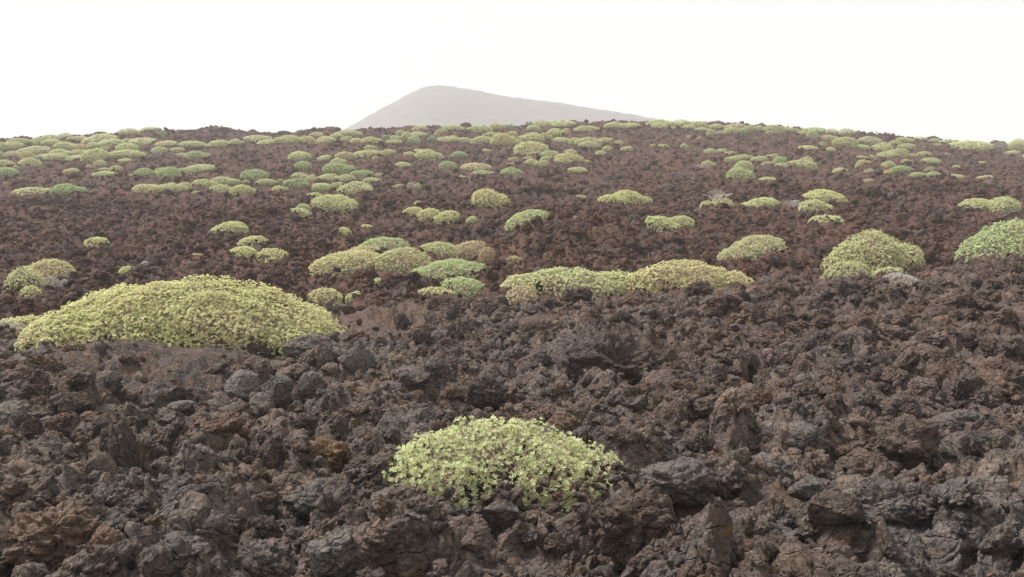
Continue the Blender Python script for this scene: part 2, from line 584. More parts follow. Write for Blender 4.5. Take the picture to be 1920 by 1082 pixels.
# ------------------------------------------------------------------ far cone
def build_cone():
    sx = np.array([-400, 300, 500, 600, 650, 700, 750, 785, 805, 825, 850, 880, 920, 960, 1000, 1080, 1150, 1200, 1300, 1500, 1800, 2500], float)
    sy = np.array([440, 400, 330, 275, 245, 217, 190, 171, 164, 163, 165, 170, 178, 185, 191, 202, 212, 221, 244, 300, 370, 440], float)
    D = 560.0
    xs = np.linspace(-400, 560, 300); ys = np.linspace(D - 330, D + 330, 110)
    X, Y = np.meshgrid(xs, ys, indexing='ij')
    pxl = 960 + F * X / D
    crest = CAMZ + D * (EYE - np.interp(pxl, sx, sy)) / F
    t = np.abs(Y - D)
    Z = crest - 0.55 * (np.sqrt(t * t + 5 ** 2) - 5) 
    Z += 0.7 * n2(X / 30, Y / 30, 61) + 0.9 * np.abs(n2(X / 7, Y / 7, 62)) + 0.5 * n2(X / 3, Y / 3, 63)
    Z = np.maximum(Z, -3)
    na = len(ys)
    i = np.arange(len(xs) - 1)[:, None] * na; j = np.arange(na - 1)[None, :]
    Q = np.stack([(i + j).ravel(), (i + na + j).ravel(), (i + na + j + 1).ravel(), (i + j + 1).ravel()], 1)
    m, tt, b, o = new_mat('cone_mat')
    B = NB(tt)
    geo = B.n('ShaderNodeNewGeometry')
    c = B.ramp(B.noise(geo.outputs['Position'], 0.16, 6, 0.75), [(0.38, (0.085, 0.072, 0.068)), (0.54, (0.105, 0.098, 0.082)), (0.66, (0.15, 0.15, 0.118))])
    B.l(c, b.inputs['Base Color']); b.inputs['Roughness'].default_value = 0.95
    me = mesh_np('hill', np.stack([X.ravel(), Y.ravel(), Z.ravel()], 1), Q, m, True)
    prop(link('hill', me), 'pale hazy volcanic cone behind the lava slope', kind='structure')


build_cone()

# ------------------------------------------------------------------ haze
def build_haze():
    me = bpy.data.meshes.new('haze')
    x0, x1, y0, y1, z0, z1 = -960, 960, -960, 960, -14, 128
    V = [(x, y, z) for z in (z0, z1) for y in (y0, y1) for x in (x0, x1)]
    Fc = [(0, 2, 3, 1), (4, 5, 7, 6), (0, 1, 5, 4), (2, 6, 7, 3), (0, 4, 6, 2), (1, 3, 7, 5)]
    me.from_pydata(V, [], Fc)
    m = bpy.data.materials.new('haze_mat')
    m.use_nodes = True
    m.node_tree.nodes.clear()
    o = m.node_tree.nodes.new('ShaderNodeOutputMaterial')
    v = m.node_tree.nodes.new('ShaderNodeVolumePrincipled')
    v.inputs['Color'].default_value = (0.995, 0.995, 0.995, 1)
    v.inputs['Density'].default_value = HAZE
    v.inputs['Anisotropy'].default_value = 0.0
    m.node_tree.links.new(v.outputs[0], o.inputs['Volume'])
    me.materials.append(m)
    prop(link('haze', me), 'pale dusty haze over the lava field', kind='stuff')


HAZE = 0.0012
build_haze()

# ------------------------------------------------------------------ rock shapes
import bmesh


def ico(sub):
    bm = bmesh.new()
    bmesh.ops.create_icosphere(bm, subdivisions=sub, radius=1.0)
    V = np.array([v.co[:] for v in bm.verts]); Fc = np.array([[v.index for v in f.verts] for f in bm.faces])
    bm.free()
    return V, Fc


ICO = {k: ico(k) for k in (4, 5, 6)}


def rock_mesh(seed, style, sub=6, mat=None, name='lava_rock'):
    """style: clinker (knobbly), block (broken faces), slab (flat plate), spire (upright)"""
    rs = np.random.RandomState(seed)
    V, Fc = ICO[sub]
    P = V.copy()
    off = rs.rand(3) * 50
    ncut = {'clinker': 3, 'block': 11, 'slab': 8, 'spire': 6, 'mound': 2}[style]
    lo = {'clinker': 0.72, 'block': 0.52, 'slab': 0.6, 'spire': 0.6, 'mound': 0.8}[style]
    for _ in range(ncut):
        n = rs.randn(3); n /= np.linalg.norm(n)
        d = P @ n - (lo + 0.22 * rs.rand())
        P = P - np.clip(d, 0, None)[:, None] * n * 0.95
    N = P / np.linalg.norm(P, axis=1)[:, None]
    q = P + off
    a = {'clinker': 1.0, 'block': 0.33, 'slab': 0.4, 'spire': 0.9, 'mound': 0.75}[style]
    h = 0.30 * a * n3(q * 1.3, 1)
    w = q + 0.25 * np.stack([n3(q * 2, 6), n3(q * 2 + 9, 7), n3(q * 2 + 17, 8)], 1)
    h += a * (0.34 * (np.abs(n3(w * 2.1, 2)) - 0.25) + 0.20 * (np.abs(n3(w * 4.5, 3)) - 0.25))
    sg = -1.0 if seed % 2 else 1.0                      # sharp-crested or bulbous clinker
    h += (0.4 + 0.6 * a) * (0.13 * sg * (np.abs(n3(w * 8.5, 4)) - 0.25) + 0.085 * sg * (np.abs(n3(w * 17, 5)) - 0.2))
    h -= 0.10 * a * sstep(0.30, 0.5, n3(q * 5.5, 9))
    P = P + N * h[:, None]
    sc = {'clinker': (1.0, 0.85 + 0.3 * rs.rand(), 0.70 + 0.25 * rs.rand()), 'block': (1.0, 0.9, 0.78), 'slab': (1.25, 0.9, 0.36),
          'spire': (0.72, 0.62, 1.35), 'mound': (1.25, 1.1, 0.75)}[style]
    P = P * np.array(sc)
    return mesh_np(name, P, Fc, mat or M_ROCK, True)


STY = ['clinker'] * 7 + ['block'] * 6 + ['slab'] * 2 + ['spire']
PROTO = [rock_mesh(100 + i, s, 5) for i, s in enumerate(STY)]
PROTO_LOW = [rock_mesh(200 + i, s, 4) for i, s in enumerate(['clinker'] * 9 + ['block'] * 2 + ['slab'])]

# ------------------------------------------------------------------ shrubs: geometry


def frames(N, rs):
    """orthonormal frames with a random spin about each N"""
    r = rs.randn(len(N), 3)
    T = np.cross(N, r); T /= np.linalg.norm(T, axis=1)[:, None] + 1e-9
    Bt = np.cross(N, T)
    return T, Bt


def rosettes(C, N, size, nl, rs, wide=0.30, droop=0.0, fold=True):
    """stars of nl leaves at points C with axes N. returns V, F, owner"""
    M = len(C)
    T, Bt = frames(N, rs)
    ang = (np.arange(nl) / nl * 2 * PI)[None, :] + rs.rand(M, nl) * 0.5 + (np.arange(nl) % 2) * 0.3
    el = np.radians(rs.uniform(5, 58, (M, nl)))
    L = size[:, None] * rs.uniform(0.40, 0.62, (M, nl))
    dirv = (np.cos(el) * np.cos(ang))[..., None] * T[:, None] + (np.cos(el) * np.sin(ang))[..., None] * Bt[:, None] + np.sin(el)[..., None] * N[:, None]
    side = (-np.sin(ang))[..., None] * T[:, None] + np.cos(ang)[..., None] * Bt[:, None]
    upv = np.cross(dirv, side)
    b = C[:, None] + dirv * (0.05 * L)[..., None]
    m = C[:, None] + dirv * (0.62 * L)[..., None]
    tip = C[:, None] + dirv * L[..., None] - N[:, None] * (droop * L)[..., None]
    w = (wide * L)[..., None]
    if fold:
        m1 = m + side * w + upv * w * 0.35; m2 = m - side * w + upv * w * 0.35
    else:
        m1 = m + side * w; m2 = m - side * w
    V = np.stack([b, m1, tip, m2], 2).reshape(-1, 3)
    k = np.arange(M * nl) * 4
    Fc = np.concatenate([np.stack([k, k + 1, k + 2], 1), np.stack([k, k + 2, k + 3], 1)])
    return V, Fc, np.repeat(np.arange(M), nl * 4)


def tubes(paths, radii, sides=4):
    """paths (M, K, 3), radii (M, K) -> V, F"""
    M, K, _ = paths.shape
    tan = np.gradient(paths, axis=1)
    tan /= np.linalg.norm(tan, axis=2)[..., None] + 1e-9
    ref = np.tile(np.array([0.31, 0.95, 0.08]), (M, K, 1))
    a = np.cross(tan, ref); a /= np.linalg.norm(a, axis=2)[..., None] + 1e-9
    b = np.cross(tan, a)
    th = np.arange(sides) / sides * 2 * PI
    ring = paths[:, :, None] + radii[..., None, None] * (np.cos(th)[None, None, :, None] * a[:, :, None] + np.sin(th)[None, None, :, None] * b[:, :, None])
    V = ring.reshape(-1, 3)
    base = (np.arange(M)[:, None, None] * K + np.arange(K - 1)[None, :, None]) * sides
    s = np.arange(sides)[None, None, :]; s2 = (s + 1) % sides
    Fc = np.stack([(base + s).ravel(), (base + s2).ravel(), (base + sides + s2).ravel(), (base + sides + s).ravel()], 1)
    return V, Fc


def dome_points(lobes, n, rs, low=-0.12, thick=0.10):
    """points scattered over a union of lumpy half-ellipsoids. lobe: (cx, cy, rx, ry, h)"""
    P = []; N = []; I = []
    area = np.array([(l[2] * l[3]) ** 0.5 * (l[4] * 0.8 + 0.5 * (l[2] * l[3]) ** 0.5) for l in lobes])
    cnt = (n * 1.35 * area / area.sum()).astype(int) + 5
    for k, (cx, cy, rx, ry, h) in enumerate(lobes):
        m = cnt[k] * 3
        d = rs.randn(m, 3); d /= np.linalg.norm(d, axis=1)[:, None]
        d = d[d[:, 2] > low]
        nn = d / np.array([rx, ry, h]); ln = np.linalg.norm(nn, axis=1)
        keep = rs.rand(len(d)) < ln / ln.max()                          # even cover over the ellipsoid
        d = d[keep][:cnt[k]]
        lump = 1 + 0.10 * n3(d * 2.4 + k * 7 + rs.rand() * 30, 71) + 0.08 * n3(d * 5 + k * 3 + rs.rand() * 30, 72)
        inn = 1 - thick * rs.rand(len(d)) ** 1.5
        p = d * np.array([rx, ry, h]) * (lump * inn)[:, None]
        # flat crowned habit: push sides out low down
        q = np.clip(d[:, 2], 0, 1)
        p[:, 2] = h * lump * inn * np.where(d[:, 2] > 0, q ** 0.88, d[:, 2])
        nv = d / np.array([rx, ry, h]); nv /= np.linalg.norm(nv, axis=1)[:, None]
        P.append(p + [cx, cy, 0]); N.append(nv); I.append(np.full(len(p), k))
    P = np.vstack(P); N = np.vstack(N); I = np.concatenate(I)
    ok = np.ones(len(P), bool)
    for k, (cx, cy, rx, ry, h) in enumerate(lobes):
        q = ((P[:, 0] - cx) / rx) ** 2 + ((P[:, 1] - cy) / ry) ** 2 + (P[:, 2] / h) ** 2
        ok &= (q > 0.72) | (I == k)
    return P[ok], N[ok], I[ok]


def shrub_geometry(lobes, n_ros, size, nl, seed, wide=0.30, n_stem=120, yellow=0.35, pink=0.25, thick=0.10, low=-0.12, ground=None, stem_r=0.012, upright=0.55):
    rs = np.random.RandomState(seed)
    P, N, I = dome_points(lobes, n_ros, rs, low, thick)
    C = P.copy()
    ax = N + np.array([0, 0, upright]) + rs.randn(len(N), 3) * 0.25
    ax /= np.linalg.norm(ax, axis=1)[:, None]
    sz = size * rs.uniform(0.75, 1.3, len(C))
    if ground is not None:
        dz = ground(C[:, 0], C[:, 1])
        C[:, 2] += dz
    V, Fc, own = rosettes(C, ax, sz, nl, rs, wide)
    off = rs.rand() * 40
    ext = max(l[2] for l in lobes)
    patch = n3(np.c_[P[:, :2] / ext * 2.4, P[:, 2] / ext * 2] + off, 81)
    patch2 = n3(np.c_[P[:, :2] / ext * 3.4, P[:, 2] / ext * 2] + off + 9, 82)
    br = np.clip(0.5 + 0.22 * rs.randn(len(P)), 0, 1)
    ye = np.clip(yellow * (0.9 + 1.2 * patch) + 0.35 * (rs.rand(len(P)) - 0.5), 0, 1)
    pk = np.clip(pink * (0.5 + 1.8 * patch2) + 0.9 * (rs.rand(len(P)) > 1 - pink * 0.5), 0, 1)
    tint = np.stack([br, ye, pk, np.ones(len(P))], 1)[own]
    # stems run from the root crown out to some of the rosettes and fork near the end
    pick = rs.permutation(len(P))[:n_stem]
    E = C[pick] - ax[pick] * (sz[pick] * 0.1)[:, None]
    L = np.array(lobes)[I[pick]]
    root = np.stack([L[:, 0] + L[:, 2] * rs.uniform(-0.35, 0.35, len(pick)), L[:, 1] + L[:, 3] * rs.uniform(-0.35, 0.35, len(pick)), np.full(len(pick), -0.06)], 1)
    if ground is not None:
        root[:, 2] += ground(root[:, 0], root[:, 1])
    t = np.linspace(0, 1, 5)[None, :, None]
    midp = root + (E - root) * 0.5 + np.stack([(E[:, 0] - root[:, 0]) * 0.18, (E[:, 1] - root[:, 1]) * 0.18, -0.10 * np.abs(E[:, 2] - root[:, 2])], 1) + rs.randn(len(pick), 3) * 0.03 * ext
    path = (1 - t) ** 2 * root[:, None] + 2 * t * (1 - t) * midp[:, None] + t ** 2 * E[:, None]
    rad = stem_r * np.linspace(1.4, 0.42, 5)[None, :] * rs.uniform(0.7, 1.3, (len(pick), 1))
    SV, SF = tubes(path, rad, 4)
    # short twigs just under the rosettes
    tw = rs.permutation(len(P))[:int(n_stem * 1.8)]
    st = C[tw] - ax[tw] * (sz[tw] * 2.2)[:, None] + rs.randn(len(tw), 3) * (sz[tw] * 0.4)[:, None]
    pth = np.stack([st, (st + C[tw]) / 2 + rs.randn(len(tw), 3) * (sz[tw] * 0.12)[:, None], C[tw]], 1)
    TV, TF = tubes(pth, np.tile(stem_r * np.array([0.55, 0.45, 0.35]), (len(tw), 1)), 3)
    return V, Fc, tint, SV, SF, TV, TF


def make_shrub_meshes(*a, **k):
    V, Fc, tint, SV, SF, TV, TF = shrub_geometry(*a, **k)
    fo = mesh_np('foliage', V, Fc, M_LEAF, False, {'tint': ('FLOAT_COLOR', tint)})
    # quads of the stems and twigs in one mesh
    st = mesh_np('stems', np.vstack([SV, TV]), np.vstack([SF, TF + len(SV)]), M_BARK, True)
    return fo, st


COLS = {
    'g': ((0.67, 0.735, 0.41), 'pale green'),
    'y': ((0.735, 0.75, 0.40), 'yellowish green'),
    'b': ((0.45, 0.62, 0.30), 'bright green'),
    't': ((0.58, 0.71, 0.38), 'blue-green'),
    'p': ((0.68, 0.64, 0.38), 'pinkish green'),
    's': ((0.56, 0.57, 0.54), 'silver grey'),
    'd': ((0.32, 0.3, 0.21), 'dull brownish'),
    'o': ((0.58, 0.46, 0.28), 'dry straw-coloured'),
}

ELL = []       # ground covered by shrubs


def put_on(x0, x1, yt, yb, depth=0.75, flat=1.0):
    """box in the photo -> centre, half width, half depth, height"""
    px = (x0 + x1) / 2
    x, y = cast(px, yb)
    w = (x1 - x0) * y / F / 2
    dp = w * depth
    yc = y + dp * 0.75
    xc = (px - 960) / F * yc
    w = (x1 - x0) * yc / F / 2
    g = mz(xc, yc)
    h = CAMZ + yc * slope_of(yt) - g
    h = max(h, 0.30 * w, 0.16) + (0.04 if yc > 20 else 0)
    h = min(h, 1.3 * w) * flat
    return xc, yc, w, dp, h, g


SHQ = []


def shrub(box, *a, **k):
    """note a shrub and the ground it covers; it is built once the ground stands"""
    xc, yc, w, dp, h, g = put_on(*box, k.get('depth', 0.75))
    ELL.append((xc, yc, w, dp))
    SHQ.append((box, a, k))


def build_shrub(box, c, label, group=None, lobes=None, name='spurge_shrub', cat='shrub', depth=0.75, size=0.062, nl=7, dens=430, yellow=0.35, pink=0.17, seed=0, wide=0.36, stems=0.012, nmax=5200, low=-0.28, thick=0.1, upright=0.55):
    """a shrub of its own shape; lobes are (u, v, ru, rv, rh) in units of the half sizes"""
    xc, yc, w, dp, h, g = put_on(*box, depth)
    LB = [(u * w, v * dp, ru * w, rv * dp, rh * h) for (u, v, ru, rv, rh) in (lobes or [(0, 0, 1, 1, 1)])]
    area = sum(2.2 * l[2] * l[3] + 2.2 * l[4] * (l[2] + l[3]) * 0.8 for l in LB)
    n = int(min(nmax, max(260, area * dens)))
    ground = (lambda X, Y: 0.85 * (mid_z(X + xc, Y + yc) - g))
    root = empty(name, (xc, yc, g + 0.02))
    prop(root, label, cat, group)
    fo, st = make_shrub_meshes(LB, n, size, nl, seed + 100 + int(box[0]), wide=wide, n_stem=int(min(420, 50 + area * 26)), yellow=yellow, pink=pink, thick=thick, low=low, ground=ground, stem_r=stems, upright=upright)
    f = link('foliage', fo, root); f.color = (*COLS[c][0], 1)
    s = link('stems', st, root)
    f['kind'] = 'stuff'; s['kind'] = 'stuff'
    return root


# ------------------------------------------------------------------ the shrubs that show large
shrub((700, 1186, 798, 966), 'g', 'near pale green rosette shrub in the middle foreground behind a dark lava ledge',
      lobes=[(0.05, 0.1, 0.72, 0.95, 1.0), (-0.36, 0.0, 0.54, 0.9, 0.76), (0.58, 0.15, 0.42, 0.7, 0.66), (-0.68, -0.3, 0.32, 0.6, 0.52), (0.25, -0.3, 0.5, 0.6, 0.75)],
      size=0.043, nl=11, dens=1700, yellow=0.28, pink=0.2, seed=5, wide=0.155, depth=0.5, stems=0.008, thick=0.2, low=-0.3, nmax=5000)
shrub((62, 646, 526, 650), 'y', 'largest shrub, a broad yellow-green mound at the left above the ropy lava',
      lobes=[(0.16, 0.0, 0.84, 1.0, 1.0), (-0.42, 0.1, 0.46, 0.85, 0.84), (-0.72, -0.25, 0.28, 0.7, 0.50), (-0.20, -0.3, 0.55, 0.7, 0.66), (0.70, -0.2, 0.3, 0.7, 0.5)],
      size=0.062, nl=8, dens=720, yellow=0.36, pink=0.22, seed=11, wide=0.30, depth=0.42, nmax=16000)
shrub((575, 642, 545, 570), 'y', 'small yellow-green shrub peeping out behind the right end of the largest shrub', seed=3)
shrub((-30, 100, 596, 640), 'y', 'low yellowish shrub behind the lower left end of the largest shrub', seed=3, yellow=0.6)
shrub((-20, 48, 604, 645), 's', 'silver-grey twiggy shrub at the left edge below the yellowish one', name='grey_shrub', size=0.05, nl=9, wide=0.10, dens=520, yellow=0.0, pink=0.0, seed=2)
shrub((10, 84, 506, 552), 'g', 'pale green shrub at the left edge, lower half of a pair around brown rock', seed=7)
shrub((46, 138, 490, 526), 'y', 'yellow-pink shrub at the left, upper half of a pair around brown rock', seed=8, pink=0.4)
shrub((74, 116, 522, 546), 's', 'round silver-grey shrub right of a brown rock at the left', name='grey_shrub', size=0.05, nl=9, wide=0.10, dens=520, yellow=0.0, pink=0.0, seed=4)
shrub((113, 129, 527, 538), 's', 'tiny silver-grey tuft just right of the round grey shrub', name='grey_shrub', size=0.05, nl=9, wide=0.10, dens=520, yellow=0.0, pink=0.0, seed=9)
shrub((36, 76, 541, 562), 'y', 'small yellow shrub under the brown rock at the left edge', seed=12)
# the big patch left of the middle
PG_ = 'shrubs of the patch beside the bare red ground'
shrub((580.4, 719.6, 475.88, 512), 'y', 'domed yellow-green shrub at the left end of the patch by red ground', PG_, seed=21)
shrub((665, 773, 448.46, 482), 't', 'blue-green shrub standing topmost in the patch by red ground', PG_, seed=22, yellow=0.1)
shrub((632.4, 723.6, 465.92, 490), 'p', 'reddish pink tinged shrub wedged in the left of the patch', PG_, seed=23, pink=0.8)
shrub((694.2, 811.8, 468.16, 506), 'g', 'wide pale green shrub in the centre of the patch above red ground', PG_, seed=24, pink=0.35)
shrub((779, 863, 457.92, 482), 'g', 'rounded green shrub in the patch right of its centre, tinged yellow', PG_, seed=25)
shrub((843.8, 918.2, 456.2, 482), 'p', 'sparse pinkish shrub at the upper right end of the patch', PG_, seed=26, pink=0.6)
shrub((897.3, 929.7, 459.62, 488), 'o', 'narrow straw-yellow shrub ending the patch at the right', PG_, seed=27)
shrub((767.4, 918.6, 491.88, 528), 't', 'large blue-green domed shrub right of the bare red ground', PG_, seed=28, yellow=0.12, lobes=[(0.1, 0, 0.85, 1, 1), (-0.6, 0.1, 0.4, 0.7, 0.55)])
shrub((820.1, 914.9, 526.04, 557), 't', 'blue-green shrub just below the large domed one by red ground', PG_, seed=29, yellow=0.05)
shrub((780, 850, 545, 564), 'y', 'low yellow-green strip of shrub above a dark slab', seed=30)
shrub((695, 724, 526, 540), 'g', 'small isolated shrub left of the bare red ground', seed=31)
shrub((648, 686, 554, 567), 'g', 'small low shrub right of the largest shrub on the lava rim', seed=32)
shrub((940, 1195, 505, 556), 'g', 'long pale green mound on the rim right of the middle', lobes=[(0.05, 0, 0.85, 1, 1), (-0.7, -0.2, 0.32, 0.8, 0.7), (0.6, 0.1, 0.45, 0.8, 0.9)], seed=33, depth=0.5)
shrub((1165, 1412, 490, 550), 'y', 'long bright yellowish mound on the rim, right half of a pair', lobes=[(-0.05, 0, 0.85, 1, 1), (0.6, -0.1, 0.42, 0.8, 0.66), (-0.7, 0, 0.32, 0.7, 0.62)], seed=34, yellow=0.75, pink=0.3, depth=0.5)
shrub((944, 1010, 538, 576), 'p', 'small pink-tinged shrub low in front of the long pale mound', seed=35, pink=0.75)
shrub((1345, 1480, 447, 486), 'g', 'flat-topped pale shrub upper left of the tall stacked shrub', seed=36, pink=0.35, lobes=[(0.15, 0.1, 0.8, 1, 1), (-0.55, -0.2, 0.45, 0.7, 0.5)])
shrub((1400, 1442, 468, 484), 's', 'grey twiggy tuft against the front of the flat-topped shrub', name='grey_shrub', size=0.05, nl=9, wide=0.10, dens=520, yellow=0.0, pink=0.0, seed=37)
shrub((1556, 1730, 437, 512), 'g', 'tall green dome rising at the back of the stacked right-hand shrubs', lobes=[(-0.1, 0.1, 0.75, 1, 1), (0.5, -0.1, 0.5, 0.8, 0.68), (-0.6, 0, 0.4, 0.8, 0.75)], seed=38, depth=0.6)
shrub((1540, 1668, 470, 508), 'y', 'yellow pink-flecked shrub in the middle of the stacked right-hand shrubs', seed=39, yellow=0.7, pink=0.5, depth=0.5)
shrub((1540, 1642, 495, 532), 'g', 'pale green shrub lowest in the stacked right-hand shrubs', seed=40, depth=0.5)
shrub((1636, 1698, 507, 524), 'g', 'low pale green shrub right of the dark rock in front of the stack', seed=41)
shrub((1655, 1724, 516, 536), 's', 'silver-white spreading shrub on the rim below the stacked shrubs', name='grey_shrub', size=0.07, nl=9, wide=0.09, dens=420, yellow=0.0, pink=0.0, seed=42)
shrub((1788, 1990, 418, 502), 't', 'big blue-green dome cut off by the right edge', lobes=[(0.15, 0, 0.85, 1, 1), (-0.5, -0.2, 0.5, 0.8, 0.75)], seed=43, yellow=0.25, pink=0.12, depth=0.6)

# ------------------------------------------------------------------ medium shrubs on the lower slope
MED = [
    (162, 202, 448, 461, 'y'), (225, 252, 503, 516, 'g'), (401, 470, 416, 440, 'g'), (454, 506, 445, 461, 'y'), (436, 486, 470, 482, 'y'),
    (480, 538, 468, 491, 'y'), (582, 668, 380, 397, 'g'), (546, 588, 394, 408, 'g'), (560, 582, 385, 397, 't'), (672, 700, 423, 434, 'y'),
    (634, 658, 428, 446, 'y'), (886, 952, 355, 387, 'y'), (945, 1025, 396, 425, 't'), (757, 790, 391, 403, 'y'), (784, 824, 394, 413, 'y'),
    (814, 862, 402, 419, 'y'), (876, 893, 411, 420, 'g'), (1119, 1172, 367, 379, 'y'), (1140, 1204, 357, 379, 'y'), (1188, 1221, 371, 380, 'g'),
    (1205, 1273, 406, 433, 'g'), (1252, 1303, 406, 424, 'g'), (1313, 1338, 379, 391, 'y'), (1332, 1379, 375, 391, 'y'), (1322, 1358, 355, 374, 'd'),
    (1390, 1458, 373, 392, 'g'), (1508, 1589, 358, 384, 'y'), (1498, 1557, 376, 397, 'g'), (1478, 1502, 376, 392, 's'), (1514, 1573, 409, 420, 'g'),
    (1798, 1864, 374, 394, 'g'), (1854, 1915, 370, 397, 'g'), (950, 978, 483, 497, 'o'), (265, 279, 494, 502, 's'),
    (1460, 1490, 378, 388, 'd'),
]
